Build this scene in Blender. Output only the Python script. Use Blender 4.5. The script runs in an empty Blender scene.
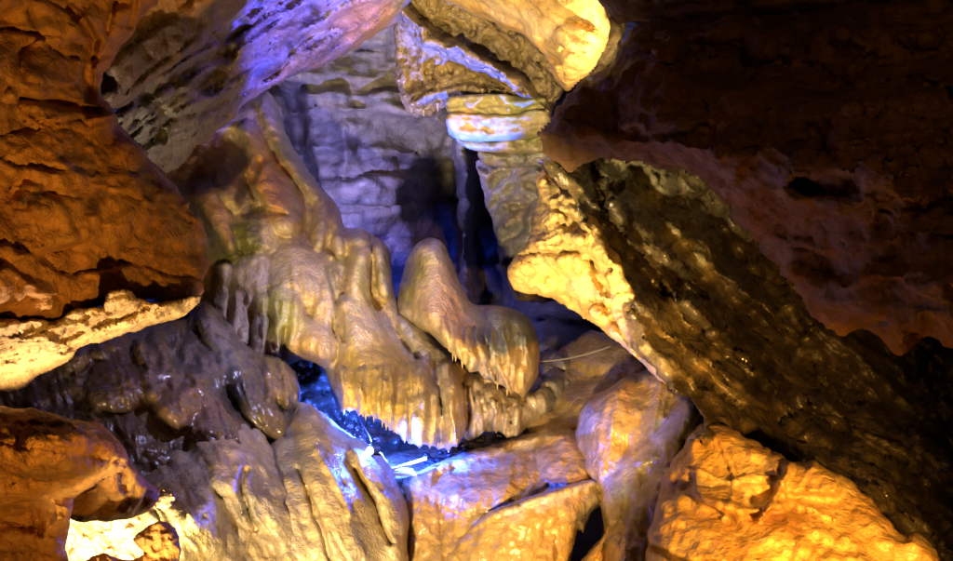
import bpy, math, random
import numpy as np
from mathutils import Vector

# ---------------------------------------------------------------- camera, world, lamps
W0, H0, FOC = 953.0, 561.0, 1309.0          # photograph size and focal length in its pixels
EYE = np.array((0.0, 0.0, 1.6))
sc = bpy.context.scene
col = sc.collection
cam_data = bpy.data.cameras.new("camera")
cam_data.sensor_width = 36.0
cam_data.lens = 36.0 * FOC / W0
cam_data.clip_start = 0.05
cam_data.clip_end = 200.0
cam = bpy.data.objects.new("camera", cam_data)
cam.location = EYE
cam.rotation_euler = (math.radians(90), 0, 0)
col.objects.link(cam)
sc.camera = cam

world = bpy.data.worlds.new("World")
sc.world = world
world.use_nodes = True
bg = world.node_tree.nodes["Background"]
bg.inputs[0].default_value = (0.55, 0.45, 0.55, 1)
bg.inputs[1].default_value = 0.012           # underground: almost no ambient light
sc.view_settings.view_transform = 'Standard'
sc.view_settings.look = 'None'
sc.view_settings.exposure = 0.0
sc.view_settings.gamma = 1.0
try:
    sc.cycles.max_bounces = 5
    sc.cycles.diffuse_bounces = 2
    sc.cycles.sample_clamp_indirect = 4.0
    sc.cycles.caustics_reflective = False
    sc.cycles.caustics_refractive = False
except Exception:
    pass


def P(px, py, d):
    """point seen at photograph pixel (px, py) at distance d along the view axis"""
    return np.array(((px - W0 / 2) / FOC * d, d, EYE[2] - (py - H0 / 2) / FOC * d))


def spot(name, pos, target, power, color, angle, blend=0.6, radius=0.04):
    l = bpy.data.lights.new(name, 'SPOT')
    l.energy = power
    l.color = color
    l.spot_size = math.radians(angle)
    l.spot_blend = blend
    l.shadow_soft_size = radius
    o = bpy.data.objects.new(name, l)
    o.location = pos
    o.rotation_euler = Vector(np.array(target) - np.array(pos)).to_track_quat('-Z', 'Y').to_euler()
    col.objects.link(o)
    return o


WARM = (1.0, 0.70, 0.34)
AMBER = (1.0, 0.50, 0.09)
BLUE = (0.02, 0.07, 1.0)
VIOLET = (0.10, 0.10, 1.0)
WHITE = (1.0, 0.77, 0.38)
CYAN = (0.0, 0.07, 1.0)
GOLDEN = (1.0, 0.66, 0.22)
PALE_VIOLET = (0.38, 0.34, 1.0)
LAVENDER = (0.52, 0.50, 1.0)
# the show cave's own lamps, and unseen spots added to brighten single rocks
spot("path_lamp", (-0.75, 1.2, 0.30), P(438, 288, 6.6), 2500, WHITE, 30.5, 0.3, 0.09)
spot("wedge_fill_light", (0.1, 4.5, 0.35), P(545, 150, 6.5), 430, GOLDEN, 38, 0.5, 0.04)  # no such lamp known: added to brighten the wedge and golden rock
spot("overhead_lamp", (0.55, 5.2, 3.4), P(440, 410, 6.2), 380, LAVENDER, 74, 0.8, 0.06)
spot("pit_lamp", P(120, 580, 4.12), P(125, 500, 4.4), 120, (1.0, 0.8, 0.5), 100, 0.6, 0.03)
spot("ledge_lamp", P(42, 520, 3.48), P(80, 335, 3.4), 44, WARM, 100, 0.6, 0.03)
spot("amber_lamp", (1.2, 2.3, 0.9), P(752, 515, 4.8), 1000, AMBER, 40, 0.8, 0.05)
spot("left_lamp", (0.3, 0.8, 0.5), P(60, 120, 3.6), 270, AMBER, 50, 0.9, 0.06)
spot("right_fill_light", (0.7, 0.2, 2.3), P(740, 150, 3.8), 30, AMBER, 60, 0.9, 0.06)  # unseen light added beside the viewer to lift the brown overhang
spot("high_lamp", P(655, 110, 6.3), P(565, 40, 6.7), 130, WARM, 95, 0.7, 0.03)
spot("overhang_lamp", P(600, 125, 5.6), P(285, 8, 7.2), 1500, (0.05, 0.06, 1.0), 37, 0.6, 0.03)
spot("rear_blue_lamp", P(318, 207, 8.4), P(385, 90, 9.2), 150, PALE_VIOLET, 150, 0.5, 0.03)
spot("ridge_blue_lamp", P(432, 325, 7.60), P(468, 75, 7.95), 1300, CYAN, 36, 0.5, 0.02)
spot("hollow_blue_lamp", P(384, 437, 6.08), P(400, 430, 6.7), 800, BLUE, 176, 0.3, 0.02)
spot("shelf_blue_lamp", P(381, 444, 5.78), P(540, 458, 6.2), 130, BLUE, 96, 0.5, 0.02)
spot("tongue_blue_lamp", P(376, 440, 5.74), P(318, 530, 5.3), 34, BLUE, 100, 0.6, 0.02)

# ---------------------------------------------------------------- numpy noise
_rng = np.random.RandomState(7)
_perm = _rng.permutation(256)
_perm = np.concatenate([_perm, _perm, _perm])
_g = _rng.normal(size=(256, 3))
_g /= np.linalg.norm(_g, axis=1)[:, None]


def perlin(p):
    i = np.floor(p).astype(np.int64)
    f = p - i
    i &= 255
    u = f * f * f * (f * (f * 6 - 15) + 10)
    out = 0
    for dx in (0, 1):
        wx = u[:, 0] if dx else 1 - u[:, 0]
        for dy in (0, 1):
            wy = u[:, 1] if dy else 1 - u[:, 1]
            for dz in (0, 1):
                wz = u[:, 2] if dz else 1 - u[:, 2]
                h = _perm[_perm[_perm[(i[:, 0] + dx) & 255] + ((i[:, 1] + dy) & 255)] + ((i[:, 2] + dz) & 255)]
                g = _g[h]
                out = out + wx * wy * wz * (g[:, 0] * (f[:, 0] - dx) + g[:, 1] * (f[:, 1] - dy) + g[:, 2] * (f[:, 2] - dz))
    return out


def fbm(p, octaves=4, gain=0.5, ridged=False):
    a, s, tot = 1.0, 0.0, 0.0
    q = p.copy()
    for k in range(octaves):
        n = perlin(q + 17.3 * k)
        if ridged:
            n = 0.5 - np.abs(n) * 1.6
        s = s + a * n
        a *= gain
        q = q * 2.03
    return s


def n2(x, y, scale, seed=0.0, octaves=3, ridged=False):
    return fbm(np.stack([x * scale + seed, y * scale + 1.7 * seed, np.full_like(x, 0.37 + seed)], 1), octaves, 0.5, ridged)


def catmull(pts, seg=5.0):
    pts = np.array(pts, float)
    n = len(pts)
    out = []
    for i in range(n):
        p0, p1, p2, p3 = pts[i - 1], pts[i], pts[(i + 1) % n], pts[(i + 2) % n]
        m = max(1, int(np.linalg.norm(p2 - p1) / seg))
        for k in range(m):
            t = k / m
            c = 0.5 * (2 * p1 + (p2 - p0) * t + (2 * p0 - 5 * p1 + 4 * p2 - p3) * t * t + (3 * p1 - p0 - 3 * p2 + p3) * t ** 3)
            l = p1 + (p2 - p1) * t
            out.append(0.65 * c + 0.35 * l)
    return np.array(out)


def tps(pts):
    """smooth depth field through (x, y, depth) control points"""
    pts = np.array(pts, float)
    xy = pts[:, :2] / 100.0
    n = len(pts)
    if n == 1:
        return lambda x, y: np.full_like(x, pts[0, 2])

    def U(r2):
        return np.where(r2 > 1e-9, r2 * np.log(np.maximum(r2, 1e-9)), 0)
    if n < 3:
        A = np.concatenate([xy, np.ones((n, 1))], 1)
        c = np.linalg.lstsq(A, pts[:, 2], rcond=None)[0]
        return lambda x, y: c[0] * x / 100 + c[1] * y / 100 + c[2]
    K = U(((xy[:, None] - xy[None]) ** 2).sum(2)) + np.eye(n) * 0.05
    Q = np.concatenate([np.ones((n, 1)), xy], 1)
    A = np.block([[K, Q], [Q.T, np.zeros((3, 3))]])
    s = np.linalg.lstsq(A, np.concatenate([pts[:, 2], np.zeros(3)]), rcond=None)[0]

    def f(x, y):
        q = np.stack([x, y], 1) / 100.0
        r = np.zeros(len(q))
        for k in range(n):
            r += s[k] * U(((q - xy[k]) ** 2).sum(1))
        return r + s[n] + s[n + 1] * q[:, 0] + s[n + 2] * q[:, 1]
    return f


def seg_dist(x, y, poly, closed=True):
    """distance to a polyline, and position along it (0..n)"""
    best = np.full(len(x), 1e18)
    arg = np.zeros(len(x))
    bx = np.zeros(len(x))
    by = np.zeros(len(x))
    n = len(poly)
    for i in range(n if closed else n - 1):
        a, b = poly[i], poly[(i + 1) % n]
        ab = b - a
        L = max(ab @ ab, 1e-9)
        t = np.clip(((x - a[0]) * ab[0] + (y - a[1]) * ab[1]) / L, 0, 1)
        cx, cy = a[0] + ab[0] * t, a[1] + ab[1] * t
        d = (x - cx) ** 2 + (y - cy) ** 2
        m = d < best
        best[m] = d[m]
        arg[m] = i + t[m]
        bx[m], by[m] = cx[m], cy[m]
    return np.sqrt(best), arg, bx, by


def inside(x, y, poly):
    r = np.zeros(len(x), bool)
    n = len(poly)
    for i in range(n):
        a, b = poly[i], poly[(i + 1) % n]
        c = (a[1] > y) != (b[1] > y)
        if a[1] != b[1]:
            r ^= c & (x < (b[0] - a[0]) * (y - a[1]) / (b[1] - a[1]) + a[0])
    return r


def zig(pts, amp, wl, seed=1):
    """a dripping hem along a polyline: irregular points hanging below it"""
    r = random.Random(seed)
    out = []
    for (x0, y0), (x1, y1) in zip(pts[:-1], pts[1:]):
        n = max(1, int(math.hypot(x1 - x0, y1 - y0) / (wl * 0.5)))
        for k in range(n):
            t = (k + r.uniform(-0.2, 0.2)) / n
            dy = amp * r.uniform(0.2, 1.3) if len(out) % 2 else -amp * r.uniform(0.0, 0.5)
            out.append((x0 + (x1 - x0) * t, y0 + (y1 - y0) * t + dy))
    out.append(pts[-1])
    return out


# ---------------------------------------------------------------- rock bodies
class Rock:
    """A closed rock body: its outline, its depth field, lobes, ridges, grooves and fractures."""

    def __init__(self, name, outline, depth, step=3.0, edge=(18, 0.18), thick=0.6, rough_edge=2.0, seed=1.0, smooth=True, hem=()):
        self.name, self.seed, self.thick = name, seed, thick
        poly = catmull(outline) if smooth else np.array(outline, float)
        if rough_edge:
            nx = n2(poly[:, 0], poly[:, 1], 0.06, seed, 3)
            ny = n2(poly[:, 0], poly[:, 1], 0.06, seed + 9, 3)
            poly = poly + np.stack([nx, ny], 1) * rough_edge * 2.0
        self.poly = poly
        lo, hi = poly.min(0) - step, poly.max(0) + step
        gx = np.arange(lo[0], hi[0] + step, step)
        gy = np.arange(lo[1], hi[1] + step, step)
        X, Y = np.meshgrid(gx, gy)
        ny_, nx_ = X.shape
        x, y = X.ravel(), Y.ravel()
        ins = inside(x, y, poly)
        idx = np.arange(nx_ * ny_).reshape(ny_, nx_)
        q = np.stack([idx[:-1, :-1], idx[:-1, 1:], idx[1:, 1:], idx[1:, :-1]], -1).reshape(-1, 4)
        q = q[ins[q].sum(1) >= 2]
        used = np.unique(q)
        remap = np.full(nx_ * ny_, -1)
        remap[used] = np.arange(len(used))
        self.q = remap[q]
        x, y, ins = x[used], y[used], ins[used]
        e, _, bx, by = seg_dist(x, y, poly)
        x = np.where(ins, x, bx)
        y = np.where(ins, y, by)
        self.e = np.where(ins, e, 0.0)
        self.x, self.y = x, y
        # boundary vertices of the kept quads
        ed = np.concatenate([self.q[:, [0, 1]], self.q[:, [1, 2]], self.q[:, [2, 3]], self.q[:, [3, 0]]])
        key = np.sort(ed, 1)
        uk, cnt = np.unique(key[:, 0] * 10000000 + key[:, 1], return_counts=True)
        b = uk[cnt == 1]
        self.bound = np.zeros(len(x), bool)
        self.bound[b // 10000000] = True
        self.bound[b % 10000000] = True
        self.base = tps(depth)(x, y)
        w, r = edge
        t = 1 - np.minimum(self.e / w, 1)
        self.round = r * (1 - np.sqrt(np.maximum(1 - t * t, 0)))
        for hx, hy, hr in hem:           # thin-edged hems and draperies
            self.round *= 1 - 0.8 * np.clip(1.6 - np.hypot(x - hx, y - hy) / hr, 0, 1)
        self.h = []                      # smooth-union lobes
        self.add = np.zeros(len(x))      # additive relief, metres towards the viewer
        self.tint = np.zeros((len(x), 4))
        self.wx = x + 5 * n2(x, y, 0.03, seed + 3, 2)
        self.wy = y + 5 * n2(x, y, 0.03, seed + 5, 2)

    def lobe(self, cx, cy, rx, ry, h, ang=0, p=0.52, off=0.0):
        a = math.radians(ang)
        dx, dy = self.wx - cx, self.wy - cy
        u = (dx * math.cos(a) + dy * math.sin(a)) / rx
        v = (-dx * math.sin(a) + dy * math.cos(a)) / ry
        r2 = np.minimum(u * u + v * v, 1)
        self.h.append(np.where(r2 < 1, off + h * (1 - r2) ** p, -9))
        return self

    def flow(self, pts, h, p=0.55):
        """a tapering tongue along (x, y, radius) points, united with the body"""
        t, r = self._along(pts)
        rr = np.minimum(r, 1)
        self.h.append(np.where(rr < 1, h * (1 - rr * rr) ** p, -9))
        return self

    def _along(self, pts):
        pts = np.array(pts, float)
        d, a, _, _ = seg_dist(self.wx, self.wy, pts[:, :2], False)
        i = np.minimum(a.astype(int), len(pts) - 2)
        t = a - i
        rad = pts[i, 2] * (1 - t) + pts[i + 1, 2] * t
        return a, d / np.maximum(rad, 1e-3)

    def columns(self, top, hem, n, r, h, seed=1):
        """a drapery: n irregular columns running down from one polyline to another"""
        R_ = random.Random(seed)
        T, B = np.array(top, float), np.array(hem, float)
        for k in range(n):
            t = (k + R_.uniform(0.2, 0.8)) / n
            a = [np.interp(t, np.linspace(0, 1, len(T)), T[:, j]) for j in (0, 1)]
            b = [np.interp(t, np.linspace(0, 1, len(B)), B[:, j]) for j in (0, 1)]
            rr = r * R_.uniform(0.6, 1.4)
            hh = h * R_.uniform(0.6, 1.3)
            m = (a[0] * .5 + b[0] * .5 + R_.uniform(-2, 2), a[1] * .5 + b[1] * .5)
            _, q = self._along([(a[0], a[1], rr * 0.4), (m[0], m[1], rr), (b[0], b[1], rr * 0.75)])
            self.add += hh * np.sqrt(np.maximum(1 - q * q, 0)) * np.clip(2.2 - 2.2 * q, 0, 1) ** 0.3
        return self

    def ridge(self, pts, h, p=1.5):
        """additive ridge (h > 0) or groove (h < 0)"""
        _, r = self._along(pts)
        self.add += h * np.maximum(1 - r * r, 0) ** p
        return self

    def flute(self, ang, wl, amp, stretch=6, area=None, seed=0, ridged=True):
        a = math.radians(ang)
        u = self.wx * math.cos(a) + self.wy * math.sin(a)
        v = -self.wx * math.sin(a) + self.wy * math.cos(a)
        n = n2(u / wl, v / (wl * stretch), 1.0, self.seed + seed, 2, ridged)
        self.add += amp * n * self._area(area)
        return self

    def _area(self, area):
        if area is None:
            return 1.0
        cx, cy, rx, ry = area[:4]
        a = math.radians(area[4]) if len(area) > 4 else 0
        dx, dy = self.wx - cx, self.wy - cy
        u = (dx * math.cos(a) + dy * math.sin(a)) / rx
        v = (-dx * math.sin(a) + dy * math.cos(a)) / ry
        return np.clip(1.5 * (1 - np.sqrt(u * u + v * v)), 0, 1)

    def bumps(self, wl, amp, octaves=4, ridged=False, area=None, seed=0):
        self.add += amp * n2(self.x, self.y, 1.0 / wl, self.seed + 30 + seed, octaves, ridged) * self._area(area)
        return self

    def strata(self, ang, spacing, depth, area=None, jitter=0.5, groove=0.0, seed=0, undul=8):
        """beds of different proudness along a direction, with recessed joints"""
        a = math.radians(ang)
        v = -self.x * math.sin(a) + self.y * math.cos(a) + undul * n2(self.x, self.y, 0.012, self.seed + seed, 3)
        k = v / spacing
        r = np.random.RandomState(int(self.seed * 10 + seed))
        bounds = np.cumsum(1 + jitter * r.uniform(-0.9, 0.9, 200))
        k = k - k.min()
        i = np.searchsorted(bounds, k)
        off = r.uniform(-1, 1, 400)
        lo = np.where(i > 0, bounds[np.maximum(i - 1, 0)], 0)
        hi = bounds[np.minimum(i, 199)]
        t = np.minimum(k - lo, hi - k) * spacing          # pixels to the joint
        s = np.clip(t / 3.0, 0, 1)
        self.add += (depth * off[i] * np.clip(t / 4.0, 0.3, 1) - groove * (1 - s) ** 1.5) * self._area(area)
        return self

    def facets(self, n, tilt, off, ang=0, stretch=1.0, area=None, seed=0, joint=0.0):
        """broken rock: irregular cells, each with a plane of its own"""
        r = np.random.RandomState(int(self.seed * 100 + seed) + 5)
        a = math.radians(ang)
        X = self.wx * math.cos(a) + self.wy * math.sin(a)
        Y = (-self.wx * math.sin(a) + self.wy * math.cos(a)) * stretch
        cx = r.uniform(X.min(), X.max(), n)
        cy = r.uniform(Y.min(), Y.max(), n)
        b1 = np.full(len(X), 1e18)
        b2 = np.full(len(X), 1e18)
        bi = np.zeros(len(X), int)
        for k in range(n):
            d = (X - cx[k]) ** 2 + (Y - cy[k]) ** 2
            m = d < b1
            b2 = np.where(m, b1, np.minimum(b2, d))
            b1 = np.where(m, d, b1)
            bi[m] = k
        gx, gy, of = r.normal(size=n), r.normal(size=n), r.uniform(-1, 1, n)
        size = math.sqrt((X.max() - X.min()) * (Y.max() - Y.min()) / n)
        val = off * of[bi] + tilt * (gx[bi] * (X - cx[bi]) + gy[bi] * (Y - cy[bi])) / size
        val = val - joint * np.clip(1 - (np.sqrt(b2) - np.sqrt(b1)) / 3.0, 0, 1)
        self.add += self._soften(val, 2) * self._area(area)
        return self

    def _soften(self, v, times):
        """round a relief's broken edges a little"""
        q = self.q.ravel()
        for _ in range(times):
            m = np.repeat(v[self.q].mean(1), 4)
            v = np.bincount(q, m, len(v)) / np.maximum(np.bincount(q, None, len(v)), 1)
        return v

    def stain(self, cx, cy, rx, ry, colr, s=0.8, ang=0, soft=0.5, warp=18, wl=26, streak=None):
        """a patch of another rock colour, or of light or shade, with an irregular border"""
        a = math.radians(ang)
        wx = self.x + warp * n2(self.x, self.y, 1 / wl, self.seed + cx, 3)
        wy = self.y + warp * n2(self.x, self.y, 1 / wl, self.seed + cy + 4, 3)
        u = ((wx - cx) * math.cos(a) + (wy - cy) * math.sin(a)) / rx
        v = (-(wx - cx) * math.sin(a) + (wy - cy) * math.cos(a)) / ry
        m = s * np.clip((1 - np.sqrt(u * u + v * v)) / soft, 0, 1)
        if streak:
            b = math.radians(streak[0])
            p = self.wx * math.cos(b) + self.wy * math.sin(b)
            w = -self.wx * math.sin(b) + self.wy * math.cos(b)
            m = m * np.clip(0.5 + 1.6 * n2(p / streak[1], w / (streak[1] * 6), 1.0, self.seed + cx, 3), 0, 1)
        m = m[:, None]
        self.tint[:, :3] = self.tint[:, :3] * (1 - m) + np.array(colr)[None] * m
        # keep colour un-premultiplied where nothing was painted yet
        fresh = self.tint[:, 3:4] < 1e-3
        self.tint[:, :3] = np.where(fresh & (m > 0), np.array(colr)[None], self.tint[:, :3])
        self.tint[:, 3:4] = np.maximum(self.tint[:, 3:4] * (1 - m) + m, self.tint[:, 3:4])
        return self

    def finish(self, k=0.03):
        H = 0.0
        if self.h:
            A = np.stack(self.h + [np.zeros(len(self.x))], 0)
            mx = A.max(0)
            H = mx + k * np.log(np.exp((A - mx) / k).sum(0))
            H -= k * 0.7
        self.depth = self.base + self.round - H - self.add
        return self

    def build(self, mat, label=None, cat=None, group=None, structure=False, noise=(0.02, 6.0), k=0.03):
        self.finish(k)
        d = self.depth
        n = len(d)
        pts = np.stack([(self.x - W0 / 2) / FOC * d, d, EYE[2] - (self.y - H0 / 2) / FOC * d], 1)
        q = self.q
        nrm = np.zeros((n, 3))
        fn = np.cross(pts[q[:, 2]] - pts[q[:, 0]], pts[q[:, 3]] - pts[q[:, 1]])
        for j in range(4):
            np.add.at(nrm, q[:, j], fn)
        nrm /= np.maximum(np.linalg.norm(nrm, axis=1), 1e-12)[:, None]
        nrm *= np.where((nrm * (pts - EYE)).sum(1) > 0, -1, 1)[:, None]
        amp, fr = noise
        if amp:
            v = fbm(pts * fr + self.seed, 5, 0.55)
            pts = pts + nrm * (amp * v * np.clip(0.25 + self.e / 12.0, 0, 1))[:, None]
        self.pts, self.nrm = pts, nrm
        # the far side: same outline, bulging away from the viewer
        t = 1 - np.minimum(self.e / 40.0, 1)
        bd = d + self.thick * np.sqrt(np.maximum(1 - t * t, 0)) + 0.002
        sh = 1.0 - 0.0 * t
        back = np.stack([(self.x - W0 / 2) / FOC * bd * sh, bd, EYE[2] - (self.y - H0 / 2) / FOC * bd], 1)
        keep = ~self.bound
        bmap = np.arange(n)
        bmap[keep] = n + np.arange(keep.sum())
        V = np.concatenate([pts, back[keep]])
        Q = np.concatenate([q, bmap[q][:, ::-1]])
        # drop degenerate quads at the rim
        sortedQ = np.sort(Q, 1)
        Q = Q[(sortedQ[:, 1:] != sortedQ[:, :-1]).all(1)]
        org = np.array((V[:, 0].mean(), V[:, 1].mean(), V[:, 2].min()))
        self.org = org
        tint = np.concatenate([self.tint, self.tint[keep]])
        o = mesh_object(self.name, V - org, Q, mat, tint)
        o.location = org
        if structure:
            o["kind"] = "structure"
        tag(o, label, cat, group)
        self.obj = o
        return self

    def at(self, px, py):
        """surface point nearest to a pixel"""
        i = np.argmin((self.x - px) ** 2 + (self.y - py) ** 2)
        return self.pts[i]


def tag(o, label=None, cat=None, group=None):
    if label:
        o["label"] = label
    if cat:
        o["category"] = cat
    if group:
        o["group"] = group
    return o


def mesh_object(name, V, Q, mat, tint=None, smooth=True, parent=None):
    me = bpy.data.meshes.new(name)
    V = np.asarray(V, np.float32)
    Q = np.asarray(Q, np.int32)
    k = Q.shape[1]
    me.vertices.add(len(V))
    me.vertices.foreach_set("co", V.ravel())
    me.loops.add(Q.size)
    me.loops.foreach_set("vertex_index", Q.ravel())
    me.polygons.add(len(Q))
    me.polygons.foreach_set("loop_start", np.arange(0, Q.size, k, dtype=np.int32))
    me.polygons.foreach_set("loop_total", np.full(len(Q), k, np.int32))
    me.polygons.foreach_set("use_smooth", np.full(len(Q), smooth, bool))
    me.update(calc_edges=True)
    if tint is None:
        tint = np.zeros((len(V), 4))
    a = me.color_attributes.new("tint", 'FLOAT_COLOR', 'POINT')
    a.data.foreach_set("color", np.asarray(tint, np.float32).ravel())
    me.validate()
    me.materials.append(mat)
    o = bpy.data.objects.new(name, me)
    col.objects.link(o)
    if parent is not None:
        o.parent = parent
    return o


# ---------------------------------------------------------------- materials
def rock_mat(name, c1, c2, c3, patch=1.2, streak=(3, 3, 3), smix=0.5, rough=(0.35, 0.7), bump=0.35, bscale=14.0,
             fine=0.25, fscale=90.0, pits=0.0, pscale=22.0, wet=0.0, spec=0.5):
    m = bpy.data.materials.new(name)
    m.use_nodes = True
    nt = m.node_tree
    N, L = nt.nodes, nt.links
    b = N["Principled BSDF"]

    def node(t, **kw):
        n = N.new(t)
        for k, v in kw.items():
            setattr(n, k, v)
        return n

    def noise(scale, detail=6, rough_=0.6, dist=0.0, vec=None):
        detail = min(detail, 5)
        n = node("ShaderNodeTexNoise")
        n.inputs["Scale"].default_value = scale
        n.inputs["Detail"].default_value = detail
        n.inputs["Roughness"].default_value = rough_
        n.inputs["Distortion"].default_value = dist
        L.new(vec, n.inputs["Vector"])
        return n.outputs["Fac"]

    def ramp(fac, a, bpos):
        n = node("ShaderNodeMapRange")
        n.inputs["From Min"].default_value = a
        n.inputs["From Max"].default_value = bpos
        L.new(fac, n.inputs["Value"])
        return n.outputs["Result"]

    def mix(fac, a, c, mode='MIX'):
        n = node("ShaderNodeMix", data_type='RGBA', blend_type=mode)
        if isinstance(fac, float):
            n.inputs[0].default_value = fac
        else:
            L.new(fac, n.inputs[0])
        for i, s in ((6, a), (7, c)):
            if isinstance(s, tuple):
                n.inputs[i].default_value = (*s, 1)
            else:
                L.new(s, n.inputs[i])
        return n.outputs[2]

    geo = node("ShaderNodeNewGeometry")
    pos = geo.outputs["Position"]
    mp = node("ShaderNodeMapping")
    mp.inputs["Scale"].default_value = streak
    L.new(pos, mp.inputs["Vector"])
    sv = mp.outputs["Vector"]
    base = mix(ramp(noise(patch, 8, 0.62, 0.8, pos), 0.36, 0.64), c1, c2)
    sfac = ramp(noise(1.0, 7, 0.6, 0.6, sv), 0.46, 0.66)
    mul = node("ShaderNodeMath", operation='MULTIPLY')
    L.new(sfac, mul.inputs[0])
    mul.inputs[1].default_value = smix
    base = mix(mul.outputs[0], base, c3)
    at = node("ShaderNodeAttribute")
    at.attribute_name = "tint"
    base = mix(at.outputs["Alpha"], base, at.outputs["Color"])
    # mineral grain and mottling
    g1 = node("ShaderNodeMapRange")
    L.new(noise(patch * 7, 8, 0.7, 0.3, pos), g1.inputs["Value"])
    g1.inputs["From Min"].default_value = 0.3
    g1.inputs["From Max"].default_value = 0.7
    g1.inputs["To Min"].default_value = 0.55
    g1.inputs["To Max"].default_value = 1.15
    cmb = node("ShaderNodeCombineColor")
    for i in range(3):
        L.new(g1.outputs["Result"], cmb.inputs[i])
    base = mix(1.0, base, cmb.outputs[0], 'MULTIPLY')
    L.new(base, b.inputs["Base Color"])
    rr = node("ShaderNodeMapRange")
    L.new(noise(patch * 3.1, 3, 0.6, 0.2, pos), rr.inputs["Value"])
    rr.inputs["From Min"].default_value = 0.35
    rr.inputs["From Max"].default_value = 0.65
    rr.inputs["To Min"].default_value = rough[0]
    rr.inputs["To Max"].default_value = rough[1]
    L.new(rr.outputs["Result"], b.inputs["Roughness"])
    b.inputs["Specular IOR Level"].default_value = spec
    if wet:
        b.inputs["Coat Weight"].default_value = wet
        b.inputs["Coat Roughness"].default_value = 0.12
        b.inputs["Coat IOR"].default_value = 1.45

    def bumpn(h, strength, dist, prev=None):
        n = node("ShaderNodeBump")
        n.inputs["Strength"].default_value = strength
        n.inputs["Distance"].default_value = dist
        L.new(h, n.inputs["Height"])
        if prev is not None:
            L.new(prev, n.inputs["Normal"])
        return n.outputs["Normal"]
    nr = bumpn(noise(bscale, 8, 0.62, 0.4, pos), bump, 0.05)
    if smix:
        nr = bumpn(noise(2.0, 3, 0.6, 0.3, sv), bump * 0.5, 0.05, nr)
    if pits:
        vo = node("ShaderNodeTexVoronoi")
        vo.inputs["Scale"].default_value = pscale
        L.new(pos, vo.inputs["Vector"])
        nr = bumpn(ramp(vo.outputs["Distance"], 0.05, 0.45), pits, 0.03, nr)
    nr = bumpn(noise(fscale, 2, 0.6, 0.0, pos), fine, 0.012, nr)
    L.new(nr, b.inputs["Normal"])
    if wet:
        L.new(nr, b.inputs["Coat Normal"])
    return m


OCHRE, RUST, CREAM, GREY = (0.54, 0.36, 0.13), (0.30, 0.11, 0.03), (0.62, 0.48, 0.30), (0.40, 0.38, 0.38)
DARK, BROWN, OLIVE, BUFF = (0.07, 0.05, 0.04), (0.20, 0.10, 0.04), (0.22, 0.19, 0.05), (0.55, 0.36, 0.24)
PINK = (0.58, 0.36, 0.24)
M_FLOW = rock_mat("wet_flowstone", OCHRE, (0.56, 0.43, 0.29), GREY, 1.6, (9, 9, 1.6), 0.55, (0.3, 0.55), 0.16, 15, 0.75, 64, wet=0.7)
M_FLOWGREY = rock_mat("grey_wet_flowstone", (0.26, 0.24, 0.24), (0.36, 0.27, 0.20), (0.40, 0.37, 0.36), 1.4, (7, 7, 1.5), 0.5, (0.18, 0.4), 0.25, 14, 0.35, 55, wet=0.8)
M_FLOWDARK = rock_mat("brown_wet_flowstone", (0.13, 0.07, 0.035), (0.09, 0.075, 0.06), (0.22, 0.13, 0.06), 1.3, (4, 6, 2.2), 0.6, (0.2, 0.42), 0.28, 11, 0.3, 50, wet=0.8)
M_BENCH = rock_mat("amber_flowstone", (0.42, 0.25, 0.065), (0.40, 0.25, 0.11), (0.30, 0.25, 0.21), 1.8, (3, 3, 6), 0.35, (0.2, 0.4), 0.22, 17, 0.5, 48, wet=0.8)
M_RUST = rock_mat("rust_limestone", (0.60, 0.30, 0.07), (0.46, 0.19, 0.04), (0.20, 0.09, 0.03), 1.5, (2, 2, 5), 0.6, (0.5, 0.85), 0.5, 10, 0.45, 110)
M_BROWN = rock_mat("brown_limestone", (0.31, 0.15, 0.025), (0.22, 0.10, 0.016), (0.10, 0.05, 0.013), 1.2, (1.4, 2, 5), 0.6, (0.5, 0.8), 0.7, 8, 0.4, 45, pits=0.15, pscale=14)
M_LEDGE = rock_mat("pale_pitted_limestone", (0.66, 0.50, 0.26), (0.52, 0.32, 0.12), (0.25, 0.13, 0.05), 2.4, (3, 3, 8), 0.5, (0.5, 0.85), 0.55, 14, 0.35, 80, pits=0.3, pscale=34)
M_BACK = rock_mat("bedded_grey_limestone", (0.30, 0.285, 0.30), (0.19, 0.18, 0.19), (0.38, 0.31, 0.25), 0.9, (0.8, 1, 5), 0.6, (0.5, 0.8), 0.5, 7, 0.3, 45)
M_OVER = rock_mat("streaked_limestone", (0.32, 0.30, 0.30), (0.20, 0.185, 0.18), (0.34, 0.21, 0.09), 1.6, (4, 4, 4), 0.6, (0.3, 0.55), 0.6, 10, 0.35, 50, wet=0.3)
M_FOLD = rock_mat("dusky_limestone", (0.15, 0.10, 0.09), (0.09, 0.06, 0.05), (0.24, 0.14, 0.07), 1.6, (4, 4, 4), 0.6, (0.35, 0.65), 0.6, 9, 0.35, 50)
M_POCK = rock_mat("pocked_limestone", (0.26, 0.19, 0.09), (0.34, 0.24, 0.10), (0.14, 0.09, 0.04), 1.6, (5, 5, 2), 0.6, (0.3, 0.6), 0.6, 12, 0.35, 60, pits=0.6, pscale=16, wet=0.2)
M_CREAM = rock_mat("cream_limestone", (0.44, 0.36, 0.20), (0.40, 0.28, 0.13), (0.26, 0.27, 0.08), 1.6, (1, 1, 8), 0.5, (0.4, 0.7), 0.35, 9, 0.25, 60)
M_GOLD = rock_mat("golden_limestone", (0.72, 0.52, 0.20), (0.64, 0.38, 0.12), (0.30, 0.22, 0.08), 1.5, (2, 2, 5), 0.5, (0.4, 0.7), 0.55, 9, 0.3, 60)
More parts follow.
